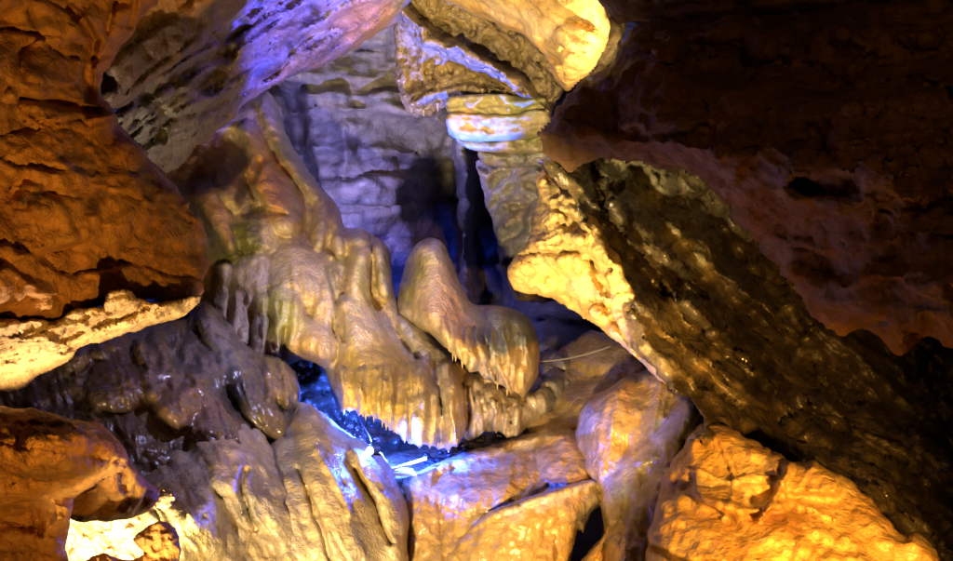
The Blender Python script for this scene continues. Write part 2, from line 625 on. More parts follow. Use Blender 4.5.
M_BROKEN = rock_mat("broken_dark_limestone", (0.10, 0.07, 0.032), (0.045, 0.03, 0.015), (0.22, 0.17, 0.08), 2.0, (3, 3, 3), 0.5, (0.14, 0.34), 0.5, 13, 0.3, 40, wet=1.0)
M_AMBER = rock_mat("amber_limestone", (0.62, 0.32, 0.07), (0.58, 0.40, 0.14), (0.34, 0.14, 0.03), 2.2, (3, 3, 5), 0.55, (0.3, 0.6), 0.4, 12, 0.4, 70, pits=0.15, pscale=26, wet=0.35)
M_FLOOR = rock_mat("cave_floor_clay", (0.16, 0.11, 0.07), (0.10, 0.07, 0.05), (0.2, 0.15, 0.1), 1.0, (2, 2, 2), 0.4, (0.4, 0.8), 0.4, 6, 0.3, 50)

# ================================================================ THE SETTING
Rock("cave_wall", [(120, -80), (740, -80), (740, 480), (120, 480)],
     [(120, -80, 9.0), (740, -80, 9.4), (120, 480, 8.8), (740, 480, 9.4), (380, 120, 9.7), (500, 250, 11.6), (400, 200, 9.8), (280, 120, 9.9), (560, 300, 10.0)],
     3.0, (30, 0.3), 1.2, 0, 2.0, smooth=False) \
    .strata(1, 22, 0.20, jitter=0.9, groove=0.06, undul=16).strata(2, 8, 0.03, jitter=0.9, groove=0.02, seed=8, undul=14).facets(34, 0.14, 0.14, 0, 1.3, seed=9) \
    .facets(200, 0.05, 0.05, 0, 2.2, seed=3).bumps(60, 0.18).bumps(16, 0.05, 4, True).ridge([(352, 110, 10), (346, 145, 12), (342, 170, 8)], 0.12) \
    .ridge([(292, 100, 14), (300, 150, 16), (312, 190, 12)], -0.5) \
    .ridge([(440, 175, 30), (445, 215, 34), (470, 300, 40)], -0.7).ridge([(492, 185, 26), (496, 320, 36)], -1.1).ridge([(463, 140, 12), (464, 220, 11), (468, 330, 14)], 1.0, 0.8) \
    .build(M_BACK, structure=True, noise=(0.05, 3.0))


Rock("cave_wall", [(-380, -160), (190, -160), (190, 640), (-380, 640)],
     [(-380, -100, 7.6), (190, -100, 9.3), (-380, 600, 7.6), (190, 600, 9.2), (0, 250, 8.6)], 5.0, (30, 0.2), 1.0, 0, 2.5, smooth=False) \
    .strata(4, 40, 0.12, jitter=0.9, groove=0.04, undul=22).facets(80, 0.1, 0.1, 0, 1.5).bumps(60, 0.2).build(M_BACK, structure=True, noise=(0.05, 3.0))
Rock("cave_wall", [(680, -160), (1330, -160), (1330, 640), (680, 640)],
     [(680, -100, 9.5), (1330, -100, 7.8), (680, 600, 9.4), (1330, 600, 7.8), (950, 250, 9.0)], 5.0, (30, 0.2), 1.0, 0, 2.7, smooth=False) \
    .strata(4, 40, 0.12, jitter=0.9, groove=0.04, undul=22).facets(80, 0.1, 0.1, 0, 1.5).bumps(60, 0.2).build(M_BACK, structure=True, noise=(0.05, 3.0))


def shell(name, f, n, m, mat, seed, amp):
    """a rough closed slab of the cave's own rock from a parametric sheet f(u, v)"""
    u, v = np.meshgrid(np.linspace(0, 1, n), np.linspace(0, 1, m))
    p, nr = f(u.ravel(), v.ravel())
    d = fbm(p * 0.8 + seed, 5)
    front = p + nr * (amp * d)[:, None]
    back = p - nr * 0.8
    idx = np.arange(n * m).reshape(m, n)
    q = np.stack([idx[:-1, :-1], idx[:-1, 1:], idx[1:, 1:], idx[1:, :-1]], -1).reshape(-1, 4)
    N = n * m
    rim = np.concatenate([idx[0, :], idx[1:, -1], idx[-1, -2::-1], idx[-2:0:-1, 0]])
    nx = np.roll(rim, -1)
    side = np.stack([rim, nx, nx + N, rim + N], 1)
    Q = np.concatenate([q, q[:, ::-1] + N, side])
    o = mesh_object(name, np.concatenate([front, back]), Q, mat)
    o["kind"] = "structure"
    return o


def vec(x, y, z):
    return np.stack(np.broadcast_arrays(x, y, z), 1).astype(float)


shell("cave_floor", lambda u, v: (vec(-6 + 12 * u, -3 + 15 * v, 0 * u), vec(0 * u, 0 * u, 1 + 0 * u)), 90, 110, M_FLOOR, 1.0, 0.25)
shell("cave_ceiling", lambda u, v: (vec(-6 + 12 * u, -3 + 15 * v, 4.6 - 0.8 * u * 0), vec(0 * u, 0 * u, -1 + 0 * u)), 90, 110, M_BROWN, 4.0, 0.5)
shell("cave_side_wall", lambda u, v: (vec(-5.2 + 0 * u, -3 + 15 * u, -0.2 + 5 * v), vec(1 + 0 * u, 0 * u, 0 * u)), 90, 50, M_BROWN, 7.0, 0.5)
shell("cave_side_wall", lambda u, v: (vec(5.2 + 0 * u, -3 + 15 * u, -0.2 + 5 * v), vec(-1 + 0 * u, 0 * u, 0 * u)), 90, 50, M_BROWN, 9.0, 0.5)


def drip(px, py, d, length, r, parent_rock, mat, name="stalactite", lean=(0, 0), up=False):
    """one small dripstone hanging from (or standing on) its parent"""
    R = random.Random(int(px * 31 + py * 7))
    n, rings = 8, 6
    base = P(px, py, d)
    V, Q = [], []
    for k in range(rings):
        t = k / (rings - 1)
        rad = r * ((1 - t) ** 0.75 * 0.95 + 0.05) * (1 + R.uniform(-0.12, 0.12))
        z = -length * t + 0.02
        if up:
            z = -z
        for j in range(n):
            a = 2 * math.pi * j / n
            V.append((rad * math.cos(a) + lean[0] * t, rad * math.sin(a) + lean[1] * t, z))
    for k in range(rings - 1):
        for j in range(n):
            Q.append((k * n + j, k * n + (j + 1) % n, (k + 1) * n + (j + 1) % n, (k + 1) * n + j))
    Q = np.array(Q)
    if not up:
        Q = Q[:, ::-1]
    o = mesh_object(name, V, Q, mat, parent=parent_rock.obj)
    # close both ends
    import bmesh
    bm = bmesh.new()
    bm.from_mesh(o.data)
    bmesh.ops.holes_fill(bm, edges=bm.edges[:])
    bm.to_mesh(o.data)
    bm.free()
    o.location = base - parent_rock.org
    return o


# ================================================================ UPPER ROCKS
fold = Rock("rock_fold", [(88, -90), (330, -90), (262, -20), (243, 8), (222, 24), (205, 44), (178, 62), (150, 82), (128, 105), (112, 112), (98, 100), (92, 50)],
            [(90, -60, 4.6), (300, -60, 5.6), (120, 100, 4.9), (230, 20, 5.6)], 3.0, (26, 0.35), 0.8, 2, 11.0) \
    .ridge([(110, 100, 10), (140, 82, 9), (175, 62, 8), (215, 25, 8)], 0.06).strata(-35, 22, 0.05, groove=0.03).bumps(40, 0.12) \
    .stain(170, -5, 80, 26, (0.50, 0.24, 0.06), 0.85, -15) \
    .build(M_FOLD, "dusky brown ceiling fold between the rust outcrop and the violet-lit overhang", "rock fold", noise=(0.03, 5))

over = Rock("rock_overhang", [(112, 140), (118, 108), (140, 80), (168, 58), (190, 34), (208, 10), (215, -20), (225, -90), (450, -90), (408, 5), (398, 22), (378, 36), (352, 50), (318, 67), (285, 82), (262, 94), (238, 112), (212, 136), (188, 156), (172, 172), (150, 182), (125, 165)],
            [(140, 140, 5.6), (200, 110, 6.2), (262, 60, 6.9), (340, 20, 7.4), (240, 0, 6.5), (300, -80, 6.0), (420, -60, 6.8), (240, 115, 6.9), (390, 25, 7.9)], 2.5, (14, 0.22), 0.9, 3, 12.0) \
    .flute(58, 8, 0.15, 7).flute(64, 20, 0.13, 5, None, 5).facets(200, 0.05, 0.04, -32, 3.0, joint=0.012).bumps(30, 0.06) \
    .ridge([(150, 100, 7), (168, 120, 6), (162, 140, 5)], -0.12).ridge([(205, 85, 14), (225, 55, 14), (238, 25, 12)], -0.2) \
    .stain(170, 118, 70, 44, (0.27, 0.26, 0.25), 0.9, -30).stain(190, 50, 40, 60, (0.12, 0.09, 0.08), 0.8, 30).stain(300, 70, 90, 12, (0.48, 0.25, 0.08), 0.8, -25, streak=(-28, 7)).stain(300, 40, 130, 60, (0.36, 0.21, 0.07), 0.6, -30, 0.4, streak=(58, 7)).stain(270, 60, 110, 50, (0.07, 0.05, 0.04), 0.9, -30, 0.4, streak=(60, 5)).stain(370, 20, 40, 40, (0.42, 0.22, 0.07), 0.8) \
    .build(M_OVER, "streaked grey limestone overhang washed violet above the tall flowstone cascade", "rock overhang", noise=(0.025, 6))

pock = Rock("hanging_rock", [(388, -90), (384, -10), (398, 18), (394, 45), (396, 80), (402, 104), (420, 116), (440, 112), (452, 102), (500, 98), (535, 100), (547, 122), (553, 104), (575, 80), (620, 60), (620, -90)],
            [(390, -60, 7.8), (395, 60, 8.35), (420, 110, 8.35), (545, 110, 8.0), (480, 30, 8.0), (600, 20, 7.8), (430, 40, 8.15), (520, 95, 8.2), (470, 75, 8.2)], 2.0, (10, 0.12), 0.9, 3, 13.0) \
    .ridge([(386, -20, 10), (402, 12, 9), (425, 38, 10), (455, 52, 11), (490, 70, 10), (520, 85, 9), (546, 112, 6)], 0.30, 0.7) \
    .ridge([(455, 45, 5), (480, 60, 5), (505, 72, 4)], 0.09).ridge([(480, 20, 3), (515, 45, 4), (522, 62, 3)], 0.07).ridge([(530, 62, 3), (545, 72, 3), (556, 84, 2)], 0.07) \
    .ridge([(400, 10, 3), (418, 24, 3), (430, 32, 2)], 0.06).ridge([(436, 60, 3), (438, 95, 3)], 0.06).ridge([(422, 60, 4), (424, 100, 3)], 0.05) \
    .ridge([(410, 104, 4), (430, 94, 5), (455, 90, 5), (500, 90, 4), (525, 95, 3)], 0.14, 0.7).flute(0, 7, 0.05, 4, (425, 70, 40, 50)).bumps(14, 0.08, 3).facets(180, 0.03, 0.03) \
    .build(M_POCK, "pocked olive-brown hanging rock with a rope-like ridge edged in bright blue", "hanging rock", noise=(0.03, 8))
for i, (x, y, l) in enumerate([(482, 92, .05), (489, 92, .06), (497, 94, .07), (505, 94, .05), (513, 96, .05), (438, 106, .06), (424, 112, .05), (412, 110, .04)]):
    drip(x, y, pock.at(x, y)[1] - .03, l, .013, pock, M_CREAM)

# the pale bedded block below it, bed by bed
blk = bpy.data.objects.new("bedded_block", None)
blk.location = P(500, 160, 8.2)
col.objects.link(blk)
tag(blk, "cream and green bedded limestone block under the pocked hanging rock", "rock block")
beds = [([(449, 97), (500, 94), (546, 97), (547, 112), (500, 117), (450, 114)], 8.02, M_CREAM),
        ([(450, 113), (500, 115), (548, 110), (549, 134), (520, 140), (480, 142), (455, 139), (447, 128)], 7.94, M_CREAM),
        ([(454, 138), (480, 141), (525, 138), (549, 132), (549, 152), (520, 154), (490, 152), (468, 150)], 8.08, M_CREAM),
        ([(478, 150), (520, 152), (551, 149), (552, 166), (520, 168), (484, 165)], 8.16, M_OVER)]
for i, (ol, d, mm) in enumerate(beds):
    b = Rock("rock_bed", ol, [(450, 120, d), (545, 120, d - .05), (500, 150, d + .05)], 1.6, (7, 0.07), 0.6, 1.2, 20.0 + i) \
        .strata(1, 8, 0.012, groove=0.012).facets(30, 0.03, 0.02, 0, 2).bumps(14, 0.03) \
        .stain(522, 105 + 12 * i, 22, 16, (0.26, 0.27, 0.06), 0.7).stain(468, 125, 18, 18, (0.66, 0.44, 0.20), 0.5) \
        .build(mm, noise=(0.015, 9))
    b.obj.parent = blk
    b.obj.location = Vector(b.org) - blk.location

pillar = Rock("rock_pillar", [(478, 158), (555, 156), (575, 240), (560, 300), (515, 300), (500, 262), (496, 240), (488, 205), (481, 180)],
              [(480, 170, 8.5), (550, 170, 8.2), (520, 280, 8.4)], 2.0, (12, 0.15), 0.8, 2.5, 15.0) \
    .facets(60, 0.10, 0.06, -25, 1.5, joint=0.02).facets(200, 0.03, 0.03, -25, 2.0, seed=3).bumps(20, 0.06) \
    .build(M_OVER, "blue-flecked broken pillar below the cream bedded block", "rock pillar", noise=(0.03, 8))

gold = Rock("golden_rock", [(400, -110), (420, -20), (445, 2), (470, 14), (495, 24), (520, 34), (540, 50), (552, 72), (562, 92), (578, 84), (596, 66), (609, 40), (612, 22), (604, 4), (620, -110)],
            [(430, -80, 6.0), (600, -80, 5.6), (450, 0, 7.3), (560, 85, 7.2), (600, 30, 6.5), (520, 20, 6.9), (560, 50, 6.7)], 2.5, (14, 0.22), 0.8, 2, 16.0) \
    .lobe(575, 55, 34, 32, 0.12, -40).strata(28, 22, 0.04, jitter=0.8, groove=0.025).ridge([(548, 70, 4), (566, 52, 4), (590, 52, 3)], -0.06).ridge([(470, 8, 5), (530, 36, 6), (556, 70, 4)], 0.06).bumps(26, 0.06) \
    .stain(520, 20, 60, 16, (0.72, 0.56, 0.36), 0.6, 25) \
    .build(M_GOLD, "brightly lit golden ceiling rock beside the dark brown overhang", "ceiling rock", noise=(0.03, 6))

slab = Rock("rock_slab", [(585, -110), (596, -10), (606, 12), (618, 24), (640, 22), (660, 24), (668, 36), (690, 34), (735, 38), (800, 24), (900, 10), (1120, 0), (1120, -110)],
            [(600, -80, 4.6), (1000, -80, 3.4), (610, 20, 5.4), (740, 30, 4.9), (1100, 0, 3.8)], 3.0, (20, 0.2), 0.8, 2, 17.0) \
    .strata(-6, 14, 0.05, groove=0.03).flute(70, 12, 0.03, 4).bumps(40, 0.10).stain(650, 5, 60, 30, (0.42, 0.30, 0.09), 0.6) \
    .build(M_BROWN, "olive-gold lit rim of ceiling rock above the dark brown overhang", "ceiling rock", noise=(0.03, 5))

brown = Rock("brown_overhang", [(612, 60), (628, 30), (650, 20), (760, 10), (1150, -40), (1150, 480), (1010, 395), (953, 348), (925, 340), (900, 352), (872, 338), (850, 332), (835, 338), (812, 318), (795, 290), (770, 262), (742, 228), (722, 198), (690, 176), (655, 168), (622, 160), (590, 164), (562, 168), (546, 158), (543, 138), (552, 112), (572, 88), (596, 72)],
             [(620, 60, 4.9), (560, 140, 5.0), (700, 40, 4.7), (1100, 0, 3.6), (700, 120, 4.1), (850, 150, 3.5), (1100, 250, 3.1), (620, 155, 4.9), (760, 250, 4.7), (900, 345, 4.1), (650, 110, 4.4), (1150, 480, 3.2), (850, 60, 4.0)], 3.0, (26, 0.35), 0.7, 6, 18.0) \
    .strata(6, 34, 0.09, jitter=0.9, groove=0.03, undul=36).strata(-6, 13, 0.02, jitter=0.9, groove=0.01, seed=6, undul=20).bumps(90, 0.2).bumps(30, 0.05, ridged=True).flute(80, 16, 0.03, 5) \
    .ridge([(800, 182, 16), (850, 186, 16)], -0.22).ridge([(700, 60, 30), (820, 70, 36), (953, 60, 30)], -0.22).ridge([(840, 30, 6), (870, 45, 7), (850, 70, 5)], 0.08) \
    .ridge([(560, 108, 8), (620, 124, 9), (700, 118, 8)], 0.05).ridge([(860, 345, 20), (900, 340, 20)], 0.1) \
    .build(M_BROWN, "huge dark reddish-brown rock overhang in deep shade above the broken slope", "rock overhang", noise=(0.05, 6))

# ================================================================ RIGHT SIDE
slope = Rock("broken_rock_slope", [(540, 160), (600, 120), (740, 150), (840, 260), (960, 300), (1150, 330), (1150, 900), (640, 900), (650, 520), (690, 440), (703, 425), (690, 402), (656, 380), (640, 354), (630, 334), (621, 310), (616, 280), (608, 255), (596, 236), (580, 216), (572, 196), (556, 180)],
             [(550, 165, 6.1), (640, 160, 6.9), (625, 310, 5.85), (700, 420, 5.3), (720, 260, 7.4), (800, 400, 6.8), (860, 520, 5.3), (900, 561, 5.4), (953, 440, 6.8), (1150, 330, 7.4), (1100, 800, 4.2), (700, 700, 5.6), (660, 540, 5.9), (850, 300, 7.8)], 2.5, (14, 0.2), 0.8, 5, 19.0) \
    .facets(110, 0.24, 0.12, 42, 2.8, joint=0.04).facets(700, 0.07, 0.04, 38, 2.2, seed=2).ridge([(640, 195, 22), (665, 205, 24)], -0.22) \
    .ridge([(590, 170, 10), (605, 205, 9)], -0.15).flute(-45, 26, 0.20, 5).flute(-42, 10, 0.05, 6, None, 6).bumps(34, 0.05, 3, True) \
    .lobe(840, 470, 70, 24, 0.12, 35).lobe(720, 300, 90, 40, 0.15, 48).lobe(750, 375, 80, 28, 0.14, 30) \
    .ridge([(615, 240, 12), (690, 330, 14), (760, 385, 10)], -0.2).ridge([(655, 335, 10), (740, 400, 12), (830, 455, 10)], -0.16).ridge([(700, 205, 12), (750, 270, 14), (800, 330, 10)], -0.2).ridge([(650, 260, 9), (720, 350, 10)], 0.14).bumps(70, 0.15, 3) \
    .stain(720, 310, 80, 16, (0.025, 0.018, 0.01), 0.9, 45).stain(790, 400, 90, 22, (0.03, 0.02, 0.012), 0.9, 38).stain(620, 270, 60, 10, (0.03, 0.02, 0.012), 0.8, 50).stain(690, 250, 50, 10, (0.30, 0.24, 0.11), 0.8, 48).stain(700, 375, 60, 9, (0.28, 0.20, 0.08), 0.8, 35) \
    .stain(640, 180, 48, 28, (0.44, 0.38, 0.23), 0.9, 30).stain(650, 350, 40, 60, (0.36, 0.27, 0.13), 0.6, 30) \
    .build(M_BROKEN, "jagged dark wet slope of broken limestone below the brown overhang", "rock slope", noise=(0.05, 7))  # pale patch at the top is lamplight put into the tint

wedge = Rock("rock_wedge", [(545, 168), (553, 180), (574, 196), (600, 225), (640, 300), (660, 360), (668, 384), (652, 374), (638, 362), (622, 345), (606, 333), (588, 320), (568, 308), (546, 297), (526, 294), (514, 290), (507, 277), (510, 264), (520, 250), (530, 236), (534, 214), (539, 196), (536, 180)],
             [(545, 172, 6.5), (508, 277, 6.6), (560, 250, 6.15), (625, 330, 5.95), (660, 380, 5.8), (600, 225, 6.0), (570, 305, 6.4)], 1.8, (12, 0.16), 0.7, 2, 21.0) \
    .strata(-28, 14, 0.06, (540, 220, 60, 50), jitter=0.9, groove=0.05, undul=10).facets(40, 0.08, 0.05, 30, 1.5).facets(160, 0.025, 0.015, -20, 1.8, seed=3).ridge([(592, 262, 8), (600, 275, 10), (606, 292, 7)], -0.16) \
    .ridge([(535, 240, 6), (560, 232, 7), (580, 240, 5)], 0.10).ridge([(520, 258, 4), (552, 250, 5), (590, 254, 4)], -0.08).ridge([(600, 300, 4), (622, 330, 5), (640, 356, 3)], -0.07).ridge([(545, 205, 4), (565, 215, 4), (585, 232, 3)], -0.07).flute(-30, 9, 0.03, 4).bumps(16, 0.05) \
    .stain(530, 235, 26, 30, (0.30, 0.18, 0.10), 0.6, -30).stain(560, 275, 16, 8, (0.50, 0.48, 0.12), 0.6) \
    .build(M_GOLD, "bright golden jutting rock wedge left of the dark broken slope", "rock wedge", noise=(0.03, 8))

amber = Rock("amber_boulder", [(676, 455), (688, 438), (702, 424), (722, 425), (752, 440), (778, 452), (788, 462), (815, 462), (845, 478), (872, 500), (900, 530), (940, 561), (1000, 900), (620, 900), (640, 600), (646, 552), (652, 518), (660, 485)],
             [(690, 440, 5.1), (780, 460, 4.9), (660, 540, 4.9), (760, 540, 4.5), (880, 530, 4.5), (800, 900, 3.9), (640, 800, 4.6), (950, 700, 4.2)], 2.2, (16, 0.18), 0.8, 3, 22.0) \
    .facets(46, 0.09, 0.05, 24, 1.6).flute(-55, 22, 0.03, 5).ridge([(790, 462, 5), (778, 490, 5), (760, 520, 4)], 0.10).ridge([(700, 500, 7), (740, 510, 8), (780, 505, 6)], 0.08) \
    .flute(30, 12, 0.04, 4, (830, 520, 80, 60)).bumps(30, 0.03, 3, True).bumps(8, 0.03, 3, False, (672, 500, 34, 90)) \
    .ridge([(690, 470, 2.5), (730, 482, 3), (776, 476, 2.5)], 0.03).ridge([(720, 440, 2.5), (735, 480, 3), (722, 520, 2.5)], 0.025).ridge([(770, 462, 3), (790, 500, 3), (835, 520, 2.5)], 0.035) \
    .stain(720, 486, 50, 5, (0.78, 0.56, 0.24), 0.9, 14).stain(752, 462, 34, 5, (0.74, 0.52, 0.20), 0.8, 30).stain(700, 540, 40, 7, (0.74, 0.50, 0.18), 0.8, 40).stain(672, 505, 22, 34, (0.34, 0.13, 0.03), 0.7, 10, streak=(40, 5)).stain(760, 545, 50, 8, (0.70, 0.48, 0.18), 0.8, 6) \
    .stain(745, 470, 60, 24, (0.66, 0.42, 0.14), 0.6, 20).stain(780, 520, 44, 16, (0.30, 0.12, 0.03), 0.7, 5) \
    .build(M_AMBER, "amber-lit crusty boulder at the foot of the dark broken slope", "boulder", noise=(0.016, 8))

# ================================================================ MIDDLE BENCHES
recess = Rock("brown_rock_floor", [(505, 430), (520, 400), (540, 370), (565, 345), (590, 330), (640, 345), (700, 390), (700, 440), (640, 470), (560, 460)],
              [(520, 420, 7.0), (590, 340, 7.6), (690, 400, 6.4), (600, 440, 6.4)], 2.5, (12, 0.12), 0.5, 3, 23.0) \
    .lobe(610, 355, 44, 22, 0.14, 10).lobe(590, 395, 40, 18, 0.14, -15).lobe(560, 420, 40, 14, 0.10, -10).bumps(30, 0.08) \
    .build(M_BENCH, "dark wet brown rock floor between the grey calcite knobs and the golden wedge", "boulder", noise=(0.02, 6))  # rock floor of the recess, not a loose boulder

slopef = Rock("flowstone_slope", [(574, 456), (576, 430), (578, 412), (590, 398), (608, 388), (634, 374), (650, 370), (670, 378), (688, 392), (702, 412), (706, 440), (700, 480), (690, 530), (684, 600), (672, 1000), (552, 1000), (560, 610), (570, 580), (584, 556), (604, 534), (601, 512), (597, 492), (584, 476)],
              [(580, 430, 6.15), (640, 378, 6.25), (600, 480, 5.85), (640, 440, 5.85), (698, 420, 5.5), (640, 500, 5.45), (590, 560, 5.45), (650, 900, 4.9), (670, 540, 5.3), (612, 410, 6.0)], 1.8, (13, 0.16), 0.6, 1.2, 24.0, hem=[(700, 430, 20), (694, 480, 24)]) \
    .flow([(622, 388, 18), (610, 425, 28), (602, 470, 20)], 0.13).flow([(655, 380, 16), (646, 410, 24), (640, 446, 16)], 0.10).flow([(694, 398, 8), (680, 424, 13), (660, 446, 15), (632, 462, 16), (614, 486, 15), (612, 520, 12)], 0.16) \
    .flow([(676, 440, 10), (660, 475, 18), (648, 520, 24), (640, 580, 30)], 0.12).flow([(606, 530, 8), (588, 552, 10), (568, 596, 12)], 0.12).flow([(632, 480, 12), (632, 515, 16), (622, 560, 18)], 0.12) \
    .columns([(585, 405), (610, 392), (645, 380), (676, 388)], [(588, 466), (608, 470), (634, 452), (664, 430)], 9, 9, 0.02, 5).flute(8, 9, 0.02, 6).bumps(22, 0.03).bumps(9, 0.008, 3) \
    .stain(584, 420, 9, 26, (0.40, 0.38, 0.38), 0.7, 12).stain(668, 432, 14, 36, (0.38, 0.36, 0.37), 0.8, 45).stain(616, 484, 14, 30, (0.42, 0.40, 0.40), 0.8, 15).stain(640, 540, 26, 20, (0.44, 0.26, 0.07), 0.6) \
    .build(M_BENCH, "amber flowstone slope draped between the golden wedge and the small dark hole", "flowstone", noise=(0.012, 9), k=0.02)  # grey patches put the violet lamplight on this slope into the tint

bench = Rock("flowstone_bench", [(398, 486), (412, 474), (436, 464), (462, 452), (500, 440), (540, 431), (566, 428), (584, 437), (594, 450), (602, 470), (592, 498), (560, 545), (548, 640), (540, 1000), (360, 1000), (392, 620), (404, 540)],
             [(410, 480, 6.0), (500, 442, 6.6), (580, 436, 6.3), (500, 480, 6.0), (580, 470, 6.0), (430, 540, 5.75), (500, 900, 5.3)], 2.0, (10, 0.16), 0.7, 1.2, 25.0, hem=[(588, 446, 14), (594, 470, 14)]) \
    .lobe(562, 462, 26, 30, 0.12, -20).lobe(560, 446, 8, 12, 0.07).lobe(490, 485, 60, 26, 0.08, -12).flow([(424, 470, 12), (420, 500, 16), (424, 560, 18)], 0.06) \
    .flute(8, 10, 0.03, 5).bumps(22, 0.04).ridge([(430, 470, 6), (470, 456, 7), (530, 438, 6), (575, 434, 5)], 0.04) \
    .stain(500, 446, 90, 9, (0.50, 0.45, 0.44), 0.7, -14).stain(430, 520, 26, 30, (0.52, 0.30, 0.16), 0.6) \
    .build(M_BENCH, "amber flowstone bench whose sloping rim is lit blue by the lamp", "flowstone", noise=(0.015, 10))  # pale grey along the rim stands for cool light in the tint

step2 = Rock("flowstone_step", [(452, 548), (470, 528), (488, 512), (512, 502), (540, 494), (572, 484), (602, 474), (613, 482), (606, 500), (592, 514), (584, 532), (572, 561), (545, 1000), (410, 1000), (440, 590)],
             [(470, 530, 5.7), (600, 478, 5.9), (540, 520, 5.55), (560, 555, 5.6), (460, 560, 5.6), (480, 900, 5.1)], 2.0, (8, 0.10), 0.6, 1.2, 26.0) \
    .lobe(500, 545, 46, 40, 0.10, -20).lobe(560, 505, 50, 20, 0.06, -20).ridge([(470, 528, 6), (500, 510, 7), (545, 496, 7), (600, 480, 6)], 0.05).flute(12, 10, 0.025, 5).bumps(20, 0.03) \
    .stain(545, 498, 80, 9, (0.48, 0.42, 0.42), 0.7, -20).stain(585, 525, 22, 7, (0.22, 0.12, 0.05), 0.6, -40) \
    .build(M_BENCH, "lower amber flowstone step with a lavender rim below the bench", "flowstone", noise=(0.015, 10))  # greyish rim: cool light on the step's top put into colour

